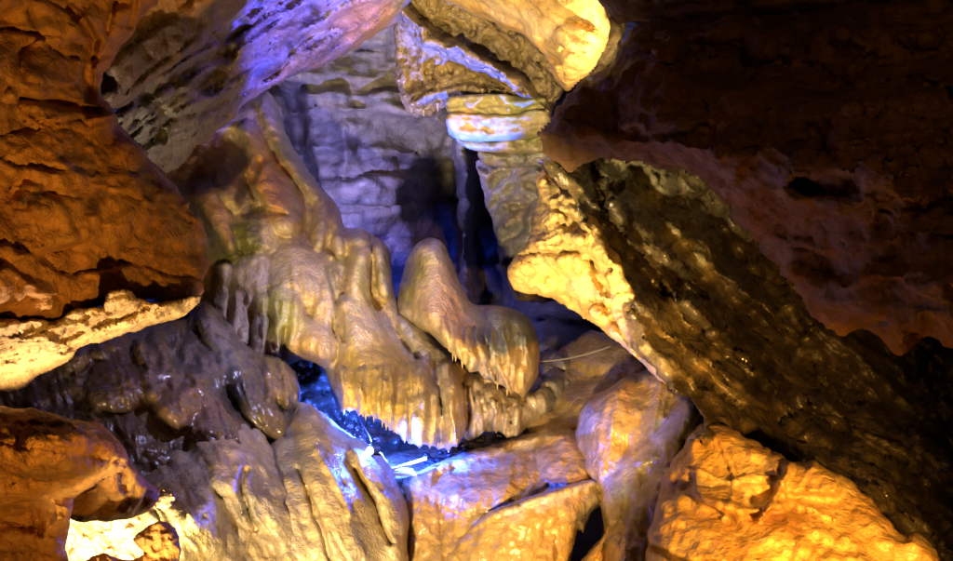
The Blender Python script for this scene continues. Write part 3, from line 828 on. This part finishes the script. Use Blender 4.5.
# ================================================================ CENTRAL FLOWSTONE
casc = Rock("flowstone_cascade", [(140, 190), (165, 160), (190, 140), (222, 114), (248, 98), (268, 92), (278, 104), (284, 128), (296, 152), (312, 174), (326, 192), (338, 206), (346, 228), (362, 228), (376, 236), (386, 244), (391, 258), (393, 282), (398, 304), (414, 316), (438, 326), (453, 345), (463, 362), (470, 380), (472, 398), (470, 424), *zig([(461, 442), (448, 448), (430, 446), (415, 444), (402, 438), (390, 426), (376, 418), (364, 414), (350, 410), (338, 410)], 4, 8, 3), (332, 396), (326, 372), (314, 362), (302, 360), (288, 366), (270, 380), (248, 396), (215, 376), (192, 340), (190, 300), (190, 280), (175, 240), (150, 215)],
            [(190, 160, 7.5), (265, 95, 8.2), (240, 200, 7.2), (330, 200, 7.6), (385, 250, 7.1), (260, 300, 6.8), (215, 300, 7.0), (330, 290, 6.8), (400, 320, 6.9), (380, 380, 6.35), (465, 400, 6.5), (440, 440, 6.3), (350, 400, 6.4), (230, 370, 6.6), (290, 390, 6.6)],  # dark cavity and crevice tints: brown rock with its shadow painted in
            1.8, (14, 0.24), 0.7, 1.0, 28.0, hem=[(350, 415, 14), (375, 420, 14), (400, 440, 14), (425, 450, 14), (450, 450, 12)]) \
    .flow([(247, 128, 9), (254, 150, 13), (258, 170, 11)], 0.15).flow([(262, 172, 15), (276, 196, 22), (288, 222, 18)], 0.24).flow([(205, 195, 13), (218, 220, 15), (228, 246, 10)], 0.16) \
    .lobe(228, 190, 14, 24, 0.12, -20).lobe(258, 232, 28, 26, 0.17, 0).lobe(322, 226, 11, 28, 0.24, 6).lobe(339, 230, 9, 27, 0.25, -6) \
    .lobe(300, 270, 34, 40, 0.13, 0).lobe(250, 280, 20, 36, 0.12, 15).lobe(325, 295, 16, 46, 0.12, 4) \
    .lobe(357, 240, 13, 13, 0.20).flow([(359, 252, 11), (358, 280, 13), (356, 310, 15)], 0.24).flow([(379, 248, 9), (384, 270, 9), (386, 292, 7)], 0.18) \
    .flow([(352, 310, 18), (362, 340, 28), (372, 372, 38), (384, 410, 44)], 0.27).flow([(404, 322, 10), (426, 346, 14), (446, 378, 15)], 0.16) \
    .lobe(311, 344, 26, 27, 0.22, 0).flow([(282, 298, 16), (280, 322, 18), (276, 350, 10)], 0.16).flow([(292, 300, 10), (296, 325, 11), (290, 345, 6)], 0.17).flow([(262, 300, 9), (263, 335, 10), (258, 368, 6)], 0.14) \
    .flow([(238, 300, 10), (240, 335, 11), (236, 362, 7)], 0.13).flow([(222, 270, 9), (220, 310, 10), (222, 340, 7)], 0.12) \
    .flow([(418, 372, 14), (424, 410, 20), (424, 442, 16)], 0.28).flow([(446, 366, 9), (452, 400, 14), (452, 440, 10)], 0.30).flow([(340, 372, 8), (344, 395, 9), (346, 410, 6)], 0.2) \
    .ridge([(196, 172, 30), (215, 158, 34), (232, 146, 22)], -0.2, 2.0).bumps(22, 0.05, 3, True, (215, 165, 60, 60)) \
    .ridge([(262, 100, 10), (284, 150, 13), (320, 196, 11)], 0.12).ridge([(258, 160, 5), (250, 185, 7), (262, 205, 5)], -0.12).ridge([(244, 215, 4), (262, 207, 5), (284, 216, 4)], -0.06) \
    .ridge([(332, 262, 6), (336, 300, 5), (344, 340, 4)], -0.07).ridge([(286, 330, 5), (284, 360, 5)], -0.10).ridge([(272, 320, 4), (275, 350, 4)], -0.06) \
    .columns([(336, 372), (360, 370), (400, 366), (440, 366), (458, 372)], [(338, 412), (364, 417), (402, 442), (436, 450), (464, 440)], 17, 6, 0.05, 6) \
    .columns([(226, 290), (262, 300), (300, 300)], [(222, 345), (258, 368), (296, 350)], 8, 6, 0.03, 8) \
    .flute(4, 7, 0.03, 7, (300, 330, 130, 110)).flute(4, 8, 0.06, 10, (410, 405, 90, 70)).flute(2, 20, 0.13, 7, (405, 405, 90, 65), 4).flute(-18, 8, 0.03, 6, (250, 190, 90, 90)).flute(75, 4, 0.02, 6, (250, 250, 50, 40)).bumps(9, 0.012, 3).bumps(34, 0.05) \
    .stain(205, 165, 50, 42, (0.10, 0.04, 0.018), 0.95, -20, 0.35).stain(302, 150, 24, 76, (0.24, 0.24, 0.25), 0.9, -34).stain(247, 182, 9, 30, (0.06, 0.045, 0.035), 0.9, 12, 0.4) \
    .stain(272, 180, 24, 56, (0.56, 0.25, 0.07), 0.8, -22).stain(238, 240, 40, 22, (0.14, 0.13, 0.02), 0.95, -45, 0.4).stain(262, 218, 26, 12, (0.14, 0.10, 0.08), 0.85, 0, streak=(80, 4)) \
    .stain(278, 312, 30, 26, (0.56, 0.50, 0.13), 0.85).stain(335, 280, 8, 28, (0.26, 0.26, 0.06), 0.7).stain(330, 270, 20, 60, (0.50, 0.36, 0.26), 0.5) \
    .stain(375, 380, 54, 62, (0.50, 0.32, 0.055), 0.9).stain(306, 345, 26, 26, (0.54, 0.32, 0.08), 0.7).stain(426, 350, 50, 22, (0.36, 0.32, 0.31), 0.9, 42).stain(425, 400, 12, 46, (0.38, 0.34, 0.33), 0.8, 0, streak=(2, 5)).stain(448, 400, 10, 40, (0.50, 0.46, 0.44), 0.6, 0, streak=(0, 5)).stain(358, 285, 9, 34, (0.52, 0.44, 0.12), 0.8).stain(382, 270, 9, 34, (0.26, 0.21, 0.07), 0.85).stain(356, 236, 13, 9, (0.60, 0.55, 0.40), 0.9).stain(300, 255, 36, 40, (0.46, 0.33, 0.20), 0.6) \
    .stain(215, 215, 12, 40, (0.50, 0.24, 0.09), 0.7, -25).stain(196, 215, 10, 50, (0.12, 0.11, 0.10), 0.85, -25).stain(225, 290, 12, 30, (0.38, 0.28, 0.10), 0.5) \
    .build(M_FLOW, "towering ochre flowstone cascade with a broad yellow curtain hanging over the blue hollow", "flowstone", noise=(0.014, 7), k=0.008)  # grey spine and curtain streaks put cool light and highlights into the tint
R = random.Random(5)
edge = [(340, 410), (352, 413), (366, 417), (380, 422), (392, 430), (404, 441), (418, 447), (432, 450), (446, 451), (458, 445)]
for (x0, y0), (x1, y1) in zip(edge[:-1], edge[1:]):
    for t in (R.uniform(0, .45), R.uniform(.5, 1)):
        x, y = x0 + (x1 - x0) * t, y0 + (y1 - y0) * t
        drip(x + R.uniform(-1, 1), y - 3, casc.at(x, y - 4)[1] + 0.03, R.uniform(.02, .055), R.uniform(.005, .010), casc, M_FLOW)

cone = Rock("stalagmite", [(394, 318), (397, 296), (403, 272), (409, 254), (418, 242), (430, 237), (442, 242), (450, 256), (458, 276), (466, 294), (473, 304), (490, 305), (510, 308), (526, 315), (536, 330), (540, 352), (538, 376), *zig([(530, 392), (516, 394), (503, 387), (490, 380), (477, 370), (462, 362), (452, 354)], 5, 14, 5), (443, 346), (430, 334), (412, 326)],
            [(400, 310, 7.0), (430, 240, 7.1), (470, 310, 6.95), (430, 310, 6.7), (470, 350, 6.55), (528, 340, 6.9), (515, 385, 6.7), (500, 330, 6.8)], 1.6, (15, 0.26), 0.6, 0.8, 29.0, hem=[(450, 356, 9), (465, 368, 9), (482, 380, 9), (498, 390, 9), (515, 398, 9)]) \
    .flow([(430, 250, 20), (434, 290, 32), (446, 325, 34), (470, 352, 30)], 0.26).flow([(470, 320, 16), (486, 345, 18), (498, 378, 14)], 0.16).flow([(500, 318, 16), (512, 345, 16), (512, 384, 14)], 0.17).flow([(518, 322, 13), (526, 348, 13), (526, 382, 11)], 0.17) \
    .flow([(404, 290, 10), (410, 310, 14), (424, 322, 10)], 0.14).ridge([(476, 330, 4), (490, 352, 4), (496, 380, 3)], -0.06).ridge([(455, 300, 4), (472, 330, 5), (482, 365, 3)], -0.03) \
    .flute(-14, 11, 0.12, 8, (492, 362, 62, 46)).flute(-14, 5, 0.03, 9, (492, 365, 60, 42), 3).bumps(9, 0.012, 3).bumps(26, 0.03) \
    .columns([(440, 318), (470, 330), (500, 330), (526, 336)], [(446, 352), (470, 372), (500, 390), (526, 392)], 11, 6, 0.06, 3) \
    .stain(412, 280, 12, 40, (0.30, 0.25, 0.06), 0.9, 15).stain(445, 300, 22, 50, (0.60, 0.37, 0.21), 0.8, -15).stain(504, 330, 42, 28, (0.17, 0.19, 0.23), 1.0, 0, 0.3).stain(496, 364, 34, 24, (0.24, 0.25, 0.28), 0.9, 20, streak=(-14, 6)).stain(465, 300, 10, 40, (0.44, 0.40, 0.38), 0.6, -20) \
    .stain(510, 375, 14, 14, (0.55, 0.36, 0.18), 0.6).stain(428, 240, 14, 6, (0.22, 0.15, 0.05), 0.7) \
    .build(M_FLOW, "smooth pinkish cone stalagmite trailing a grey fluted drapery to its right", "stalagmite", noise=(0.012, 8), k=0.008)  # blue-grey of the drapery is cool light put into its colour
for i, x in enumerate([452, 456, 463, 465, 474, 481, 484, 495, 497, 508, 519]):
    y = np.interp(x, [450, 462, 477, 490, 503, 514, 524], [356, 366, 374, 384, 390, 396, 393])
    drip(x + R.uniform(-1, 1), y - 3, cone.at(x, y - 4)[1] + 0.03, R.uniform(.02, .055), R.uniform(.005, .009), cone, M_FLOW)

tier = Rock("flowstone_drapery", [(438, 350), (456, 350), (474, 362), (495, 374), (515, 384), (532, 390), (544, 378), (560, 376), (570, 390), (562, 412), (538, 424), *zig([(524, 432), (512, 437), (500, 433), (490, 431), (478, 435), (468, 440)], 4, 12, 7), (460, 430)],
            [(450, 360, 6.75), (550, 390, 7.0), (500, 385, 6.72), (500, 420, 6.65), (470, 440, 6.65)], 1.6, (10, 0.2), 0.5, 0.8, 30.0, hem=[(470, 442, 9), (485, 438, 9), (500, 438, 9), (515, 441, 9)]) \
    .flow([(470, 386, 14), (480, 408, 14), (476, 434, 9)], 0.14).flow([(490, 396, 14), (500, 414, 14), (502, 434, 9)], 0.14).flow([(510, 406, 13), (520, 418, 13), (514, 436, 8)], 0.13).lobe(542, 400, 14, 14, 0.12).lobe(530, 412, 12, 12, 0.1) \
    .columns([(462, 380), (490, 398), (520, 408)], [(468, 440), (490, 434), (520, 434)], 9, 5, 0.06, 4).flute(-6, 9, 0.04, 8).bumps(12, 0.02).build(M_FLOWGREY, "grey lower drapery tier beneath the stalagmite's fringe", "flowstone drapery", noise=(0.012, 10), k=0.02)
for i, x in enumerate(range(466, 522, 6)):
    y = np.interp(x, [466, 478, 490, 500, 512, 522], [440, 437, 433, 435, 439, 434])
    drip(x, y - 3, tier.at(x, y - 4)[1] + 0.03, R.uniform(.01, .03), R.uniform(.005, .009), tier, M_FLOW)

knobs = Rock("knobbly_flowstone", [(520, 400), (530, 372), (540, 352), (556, 350), (572, 362), (578, 380), (566, 400), (556, 420), (536, 436), (518, 446), (505, 444)],
             [(525, 420, 7.3), (560, 360, 7.5), (560, 400, 7.2)], 1.8, (10, 0.15), 0.5, 1.5, 31.0)
for i in range(26):
    knobs.lobe(R.uniform(518, 572), R.uniform(360, 430), R.uniform(6, 12), R.uniform(6, 12), R.uniform(.06, .12), R.uniform(0, 90))
knobs.build(M_FLOWGREY, "cluster of small wet grey calcite knobs right of the stalagmite drapery", "calcite knobs", noise=(0.015, 12))

# ================================================================ LOWER LEFT FLOWSTONE
dark = Rock("dark_flowstone", [(-170, 380), (0, 372), (60, 345), (110, 330), (150, 322), (185, 318), (205, 300), (222, 312), (240, 338), (258, 352), (280, 358), (296, 372), (301, 392), (298, 408), (300, 440), (290, 480), (250, 520), (200, 470), (150, 500), (60, 520), (-170, 520)],
            [(60, 360, 5.6), (150, 340, 6.0), (215, 310, 6.5), (290, 390, 6.2), (200, 400, 5.7), (120, 440, 5.2), (250, 470, 5.6), (60, 480, 5.0), (-170, 450, 4.6)], 2.0, (16, 0.25), 0.7, 1.5, 32.0) \
    .lobe(160, 360, 16, 30, 0.20, -10).lobe(190, 380, 40, 46, 0.18, 30).flow([(205, 320, 12), (225, 350, 18), (250, 385, 22), (270, 420, 20)], 0.20).flow([(230, 330, 10), (262, 366, 14), (285, 395, 14)], 0.18) \
    .flow([(268, 362, 9), (272, 382, 10), (270, 402, 6)], 0.22).flow([(282, 364, 9), (287, 384, 10), (287, 404, 6)], 0.24).flow([(293, 372, 7), (297, 388, 7), (296, 402, 5)], 0.22).lobe(180, 405, 22, 26, 0.22, 10).lobe(225, 440, 30, 48, 0.24, -30).lobe(130, 380, 46, 30, 0.14, -20).lobe(110, 350, 20, 14, 0.10).lobe(75, 360, 14, 14, .1) \
    .flow([(140, 345, 8), (150, 370, 10), (155, 395, 8)], 0.2).flute(-20, 8, 0.03, 6).bumps(30, 0.06).bumps(10, 0.015, 3) \
    .ridge([(185, 322, 4), (178, 360, 5)], -0.08).stain(230, 345, 30, 40, (0.20, 0.18, 0.17), 0.7, -35).stain(190, 410, 44, 30, (0.26, 0.13, 0.06), 0.6, 20).stain(280, 384, 20, 24, (0.34, 0.22, 0.11), 0.7) \
    .build(M_FLOWDARK, "dark wet purple-brown flowstone mass under the pale ledge", "flowstone", noise=(0.018, 8))

left_low = Rock("flowstone_bank", [(118, 520), (150, 470), (185, 440), (215, 412), (240, 408), (258, 420), (268, 440), (290, 470), (318, 520), (330, 561), (350, 1000), (60, 1000), (100, 620)],
                [(150, 480, 5.0), (190, 436, 5.6), (232, 412, 5.85), (300, 490, 5.5), (228, 450, 5.45), (200, 500, 4.9), (250, 560, 5.0), (200, 900, 4.3), (320, 800, 4.8)], 2.0, (14, 0.25), 0.7, 1.5, 33.0, hem=[(190, 436, 26), (215, 412, 26), (240, 408, 26), (260, 424, 22)]) \
    .lobe(222, 452, 34, 52, 0.20, -28).lobe(180, 520, 44, 56, 0.16, -20).lobe(250, 500, 18, 50, 0.16, -30).lobe(280, 520, 20, 60, 0.18, -25).lobe(215, 545, 20, 60, 0.12, -25).lobe(190, 475, 14, 40, 0.14, -35) \
    .flute(-32, 12, 0.035, 8).bumps(26, 0.05).bumps(9, 0.01, 3).ridge([(243, 470, 5), (240, 490, 6), (255, 530, 5)], -0.10) \
    .stain(180, 520, 40, 50, (0.50, 0.42, 0.15), 0.6, -20).stain(225, 450, 26, 40, (0.56, 0.32, 0.12), 0.6, -25).stain(255, 510, 14, 60, (0.25, 0.22, 0.22), 0.7, -28, streak=(-30, 6)) \
    .build(M_FLOW, "ochre fluted flowstone bank lit from the bright pit beside it", "flowstone", noise=(0.016, 9))  # grey streak paints the bank's cool-lit side into the tint

tongue = Rock("flowstone_tongue", [(262, 430), (280, 408), (300, 402), (318, 408), (336, 424), (352, 436), (366, 442), (382, 452), (392, 468), (398, 484), (408, 500), (412, 524), (408, 546), (412, 600), (420, 1000), (240, 1000), (270, 600), (262, 520), (256, 470)],
              [(262, 440, 6.0), (285, 406, 6.3), (310, 405, 6.22), (385, 460, 5.9), (300, 440, 5.85), (410, 520, 5.7), (330, 480, 5.5), (300, 561, 5.2), (340, 900, 4.9)], 2.0, (16, 0.26), 0.7, 1.2, 34.0, hem=[(262, 440, 24), (280, 408, 24), (300, 402, 24), (318, 410, 14)]) \
    .flow([(306, 425, 18), (320, 460, 32), (340, 510, 44), (350, 580, 56)], 0.20).flow([(358, 450, 14), (378, 480, 18), (394, 520, 18), (396, 560, 16)], 0.18).flow([(280, 440, 18), (285, 500, 24), (290, 560, 28)], 0.18) \
    .ridge([(356, 470, 4), (372, 500, 5), (390, 545, 4)], -0.08).ridge([(300, 470, 4), (318, 520, 5), (330, 561, 4)], -0.06).ridge([(318, 450, 4), (340, 490, 5), (352, 515, 4)], 0.03).flute(-30, 14, 0.025, 9).bumps(30, 0.04).bumps(9, 0.008, 3) \
    .stain(335, 490, 44, 70, (0.48, 0.31, 0.12), 0.5, -30).stain(285, 450, 26, 50, (0.24, 0.21, 0.20), 0.9, -10).stain(384, 480, 10, 36, (0.54, 0.36, 0.18), 0.6, -20) \
    .build(M_FLOW, "long ochre flowstone tongue sloping down in front of the blue lamp", "flowstone", noise=(0.014, 9))  # grey upper left is the tongue's shaded half, put into the tint

hollow = Rock("hollow_rock", [(290, 350), (340, 350), (400, 390), (480, 420), (540, 420), (540, 480), (380, 500), (320, 460), (285, 410)],
              [(300, 360, 7.2), (340, 420, 7.0), (430, 440, 7.3), (530, 430, 7.3)], 2.0, (10, 0.1), 0.4, 2, 35.0) \
    .facets(90, 0.06, 0.06, 0, 1.4, joint=0.03).bumps(16, 0.08).build(M_BROKEN, "jagged blue-lit rock at the back of the hollow behind the yellow curtain", "rock", noise=(0.04, 9))

# ================================================================ LEFT FOREGROUND
rust = Rock("rust_outcrop", [(-170, -120), (160, -120), (158, -10), (140, 22), (118, 46), (106, 70), (104, 92), (116, 116), (138, 142), (160, 166), (178, 188), (196, 214), (206, 240), (208, 268), (206, 290), (190, 300), (150, 302), (120, 306), (90, 312), (50, 322), (-20, 324), (-170, 330)],
            [(-170, -100, 2.9), (120, -60, 3.8), (0, 60, 3.2), (100, 80, 3.8), (-170, 250, 2.8), (80, 200, 3.35), (200, 270, 3.9), (50, 310, 3.3), (140, 150, 3.7)], 2.2, (18, 0.22), 0.8, 4, 36.0) \
    .strata(6, 44, 0.05, jitter=0.9, groove=0.025, undul=34).facets(40, 0.05, 0.03, 0, 1.6).lobe(55, 62, 34, 24, 0.08).lobe(40, 160, 70, 30, 0.06).bumps(50, 0.10).bumps(20, 0.012, 4, True) \
    .ridge([(70, 10, 7), (95, 40, 8), (84, 70, 8), (90, 96, 7)], -0.12).ridge([(20, 98, 6), (60, 104, 8), (100, 112, 6)], -0.10).ridge([(115, 0, 4), (106, 30, 5)], -0.07).ridge([(136, 0, 4), (128, 26, 4)], -0.07) \
    .ridge([(118, 262, 2.5), (140, 268, 3), (152, 280, 2.5), (164, 300, 2)], -0.03).ridge([(180, 180, 8), (196, 215, 9), (206, 250, 7)], 0.05) \
    .stain(165, 200, 16, 60, (0.22, 0.13, 0.10), 0.85, -38).stain(190, 245, 18, 44, (0.26, 0.16, 0.13), 0.8, -25).stain(32, 195, 16, 10, (0.06, 0.035, 0.02), 0.85).stain(100, 205, 14, 14, (0.09, 0.045, 0.02), 0.8).stain(38, 24, 26, 9, (0.12, 0.05, 0.02), 0.7).stain(12, 120, 12, 12, (0.10, 0.05, 0.02), 0.6).stain(120, 110, 20, 12, (0.07, 0.05, 0.04), 0.6, 40) \
    .build(M_RUST, "large rust-orange layered outcrop above the pale pitted ledge", "rock outcrop", noise=(0.014, 6))

ledge = Rock("pitted_ledge", [(-170, 312), (0, 318), (56, 320), (80, 308), (104, 306), (110, 292), (130, 288), (138, 300), (170, 302), (204, 294), (200, 302), (190, 312), (164, 322), (140, 328), (116, 338), (96, 344), (76, 348), (70, 360), (44, 374), (22, 386), (0, 393), (-60, 412), (-170, 440)],
             [(-170, 320, 2.85), (0, 318, 3.12), (130, 292, 3.32), (200, 298, 3.75), (0, 390, 3.62), (100, 340, 3.72), (40, 350, 3.4), (-170, 430, 3.3)], 1.8, (7, 0.08), 0.5, 2.2, 37.0) \
    .strata(-12, 14, 0.02, jitter=0.9, groove=0.015).facets(90, 0.03, 0.03, -15, 2.0).ridge([(95, 328, 3), (120, 318, 4), (146, 306, 2.5)], -0.06).ridge([(86, 330, 3), (60, 342, 3)], -0.04).bumps(12, 0.03, 4, True) \
    .build(M_LEDGE, "pale yellow pitted rock ledge glowing under the rust outcrop", "rock ledge", noise=(0.02, 12))

lobe = Rock("orange_boulder", [(-170, 395), (-40, 400), (0, 406), (40, 410), (80, 420), (106, 432), (124, 446), (128, 462), (118, 474), (96, 486), (76, 500), (70, 520), (66, 545), (68, 600), (60, 1150), (-170, 1150)],
            [(-170, 400, 2.6), (0, 410, 2.9), (120, 455, 3.2), (40, 450, 2.75), (60, 520, 3.1), (30, 530, 3.2), (-100, 600, 2.6), (0, 1100, 2.3)], 2.2, (18, 0.16), 0.22, 2, 38.0) \
    .lobe(40, 445, 84, 36, 0.16, 8).ridge([(70, 500, 16), (30, 510, 24), (-10, 515, 26)], -0.10).strata(10, 18, 0.03, groove=0.02).bumps(30, 0.06).bumps(11, 0.02, 4, True) \
    .stain(60, 410, 50, 10, (0.12, 0.06, 0.03), 0.6, 12).stain(60, 470, 50, 10, (0.20, 0.12, 0.04), 0.6, -12).stain(40, 440, 40, 16, (0.40, 0.20, 0.05), 0.5, 10) \
    .build(M_RUST, "rounded rust-orange boulder beside the glowing pit", "boulder", noise=(0.022, 9))

arch = Rock("pit_arch", [(60, 430), (94, 420), (112, 434), (126, 454), (140, 474), (156, 486), (170, 494), (176, 502), (168, 494), (160, 486), (158, 500), (152, 512), (140, 516), (120, 520), (96, 522), (78, 522), (64, 514), (50, 480)],
            [(60, 440, 3.75), (130, 440, 3.95), (170, 490, 4.2), (100, 515, 3.9), (120, 480, 3.75)], 1.8, (10, 0.1), 0.12, 1.5, 39.0) \
    .facets(30, 0.04, 0.03).bumps(20, 0.05).stain(150, 455, 26, 24, (0.09, 0.06, 0.05), 0.8, 40).stain(115, 440, 16, 20, (0.42, 0.20, 0.06), 0.6).ridge([(134, 440, 6), (150, 466, 7), (172, 490, 5)], 0.06) \
    .build(M_RUST, "rusty rock arch over the glowing pit", "rock arch", noise=(0.02, 10))

pit = Rock("pit_rock", [(40, 490), (100, 500), (150, 495), (168, 488), (178, 498), (170, 520), (160, 580), (150, 1000), (30, 1000), (40, 700)],
           [(60, 510, 4.4), (170, 495, 4.7), (110, 540, 4.5), (110, 900, 4.0)], 1.8, (8, 0.1), 0.4, 2, 40.0) \
    .facets(40, 0.04, 0.04).bumps(14, 0.06).stain(82, 530, 14, 16, (0.44, 0.42, 0.08), 0.7) \
    .build(M_LEDGE, "dazzling pale rock inside the glowing pit", "rock", noise=(0.025, 12))

pitstone = Rock("pit_stone", [(132, 541), (138, 531), (148, 524), (160, 521), (171, 524), (179, 536), (180, 556), (166, 600), (130, 660), (84, 760), (74, 1100), (0, 1100), (50, 640), (80, 570), (92, 556), (104, 552), (118, 557), (132, 559), (146, 553)],
                [(150, 530, 3.6), (100, 555, 3.45), (120, 900, 3.2)], 1.8, (10, 0.08), 0.12, 1.5, 41.0) \
    .bumps(14, 0.05).build(M_RUST, "small orange stone at the mouth of the glowing pit", "rock", noise=(0.02, 10))

# ================================================================ LAMP, STONES AND WIRES IN THE HOLLOW
def simple_mat(name, c, rough=0.4, emit=None, metal=0.0):
    m = bpy.data.materials.new(name)
    m.use_nodes = True
    nt = m.node_tree
    b = nt.nodes["Principled BSDF"]
    tex = nt.nodes.new("ShaderNodeTexNoise")
    tex.inputs["Scale"].default_value = 60
    mr = nt.nodes.new("ShaderNodeMapRange")
    mr.inputs["To Min"].default_value = rough * 0.7
    mr.inputs["To Max"].default_value = min(1, rough * 1.4)
    nt.links.new(tex.outputs["Fac"], mr.inputs["Value"])
    nt.links.new(mr.outputs["Result"], b.inputs["Roughness"])
    b.inputs["Base Color"].default_value = (*c, 1)
    b.inputs["Metallic"].default_value = metal
    if emit:
        b.inputs["Emission Color"].default_value = (*emit[0], 1)
        b.inputs["Emission Strength"].default_value = emit[1]
    return m


def bm_object(name, fn, mat, parent=None, loc=(0, 0, 0), rot=(0, 0, 0), bevel=0.0):
    import bmesh
    bm = bmesh.new()
    fn(bm, bmesh)
    if bevel:
        bmesh.ops.bevel(bm, geom=bm.edges[:], offset=bevel, segments=2, affect='EDGES', profile=0.6)
    me = bpy.data.meshes.new(name)
    bm.to_mesh(me)
    bm.free()
    me.materials.append(mat)
    o = bpy.data.objects.new(name, me)
    o.location, o.rotation_euler = loc, rot
    col.objects.link(o)
    if parent is not None:
        o.parent = parent
    return o


def box(sx, sy, sz):
    def f(bm, bmesh):
        bmesh.ops.create_cube(bm, size=1)
        for v in bm.verts:
            v.co.x *= sx
            v.co.y *= sy
            v.co.z *= sz
    return f


def cyl(r1, r2, h, n=16):
    def f(bm, bmesh):
        bmesh.ops.create_cone(bm, cap_ends=True, segments=n, radius1=r1, radius2=r2, depth=h)
    return f


M_HOUSING = simple_mat("lamp_housing_metal", (0.05, 0.05, 0.06), 0.4, metal=0.8)
M_LENS = simple_mat("lit_blue_lens", (0.2, 0.3, 0.9), 0.2, ((0.25, 0.45, 1.0), 14.0))
M_PLASTIC = simple_mat("white_plastic", (0.78, 0.78, 0.76), 0.35)
M_PEBBLE = rock_mat("river_pebble", (0.24, 0.17, 0.11), (0.40, 0.30, 0.22), (0.16, 0.11, 0.08), 6.0, (9, 9, 9), 0.4, (0.3, 0.6), 0.3, 30, 0.2, 150)

lamp = bpy.data.objects.new("blue_lamp", None)
lamp.location = P(374, 450, 5.80)
lamp.rotation_euler = (math.radians(20), 0, math.radians(-35))
col.objects.link(lamp)
tag(lamp, "small glowing blue lamp on the crest of the flowstone tongue", "lamp")
bm_object("housing", cyl(0.017, 0.022, 0.05), M_HOUSING, lamp, (0, 0, 0.0), (math.radians(70), 0, 0))
bm_object("lens", cyl(0.019, 0.017, 0.008), M_LENS, lamp, (0, -0.028, 0.010), (math.radians(70), 0, 0))
bm_object("bracket", box(0.05, 0.012, 0.006), M_HOUSING, lamp, (0, 0.008, -0.026), bevel=0.0015)

strip = bpy.data.objects.new("lamp_strip", None)
strip.location = P(409, 464, 6.12)
strip.rotation_euler = (0, math.radians(-13), math.radians(28))
col.objects.link(strip)
tag(strip, "thin white strip leaning out of the blue hollow beside the lamp", "strip")
bm_object("bar", box(0.17, 0.018, 0.012), M_PLASTIC, strip, bevel=0.003)
bm_object("end_cap", box(0.012, 0.022, 0.016), M_PLASTIC, strip, (0.085, 0, 0), bevel=0.003)
bm_object("end_cap", box(0.012, 0.022, 0.016), M_PLASTIC, strip, (-0.085, 0, 0), bevel=0.003)
plate = bm_object("lamp_plate", box(0.14, 0.09, 0.012), M_PLASTIC, None, P(400, 472, 6.1), (math.radians(10), math.radians(4), 0.3), bevel=0.003)
tag(plate, "flat white plate lit cyan under the thin white strip", "plate")

# the stony floor of the hollow and its loose stones
hfloor = Rock("hollow_floor", [(372, 470), (392, 452), (430, 446), (470, 436), (510, 430), (545, 428), (560, 440), (520, 462), (460, 474), (410, 494), (380, 500)],
              [(375, 480, 6.1), (420, 450, 6.6), (540, 430, 7.0), (520, 455, 6.5), (420, 490, 6.0)], 2.0, (8, 0.06), 0.3, 1.5, 45.0) \
    .bumps(10, 0.03, 4, True).build(M_BROKEN, structure=True, noise=(0.02, 14))


def stone_mesh(seed):
    import bmesh
    bm = bmesh.new()
    bmesh.ops.create_icosphere(bm, subdivisions=2, radius=1.0)
    co = np.array([v.co for v in bm.verts])
    n = fbm(co * 0.9 + seed * 3.1, 3)
    for v, k in zip(bm.verts, n):
        v.co *= 1 + 0.55 * k
    me = bpy.data.meshes.new("stone")
    bm.to_mesh(me)
    bm.free()
    me.materials.append(M_PEBBLE)
    return me


meshes = [stone_mesh(k) for k in range(4)]
R = random.Random(11)
for i in range(34):
    t = R.random()
    x = 425 + 95 * t + R.uniform(-4, 4)
    y = 463 - 27 * t + R.uniform(-9, 5)
    p = hfloor.at(x, y)
    o = bpy.data.objects.new("loose_stone", meshes[i % 4])
    sz = R.uniform(0.009, 0.024)
    o.scale = (sz * 1.3, sz, sz * 0.6)
    o.rotation_euler = (R.uniform(-.2, .2), R.uniform(-.2, .2), R.uniform(0, 6))
    o.location = p + np.array((0, -0.004, sz * 0.4))
    col.objects.link(o)
    tag(o, "small loose brown stone on the hollow floor between curtain and bench", "stone", "loose stones on the hollow floor")


def wire(name, pts, r, mat):
    c = bpy.data.curves.new(name, 'CURVE')
    c.dimensions = '3D'
    c.bevel_depth = r
    c.bevel_resolution = 1
    sp = c.splines.new('POLY')
    sp.points.add(len(pts) - 1)
    for q, p in zip(sp.points, pts):
        q.co = (*p, 1)
    o = bpy.data.objects.new(name, c)
    col.objects.link(o)
    dg = bpy.context.evaluated_depsgraph_get()
    me = bpy.data.meshes.new_from_object(o.evaluated_get(dg))
    bpy.data.objects.remove(o)
    o = bpy.data.objects.new(name, me)
    me.materials.clear()
    me.materials.append(mat)
    col.objects.link(o)
    return o


M_CABLE = simple_mat("grey_cable", (0.16, 0.15, 0.16), 0.5)
c1 = wire("lamp_cable", [P(520 + 90 * t, 362 - 16 * t + 5 * math.sin(t * 3), 7.2 - 0.4 * t) for t in np.linspace(0, 1, 12)], 0.005, M_CABLE)
tag(c1, "thin grey cable slung across the dark recess under the golden wedge", "cable")

c2 = wire("lamp_cable", [P(371 - 12 * t + 3 * math.sin(5 * t), 452 - 40 * t, 5.86 + 0.9 * t) for t in np.linspace(0, 1, 14)], 0.004, M_CABLE)
tag(c2, "thin grey cable running from the blue lamp back into the hollow", "cable")
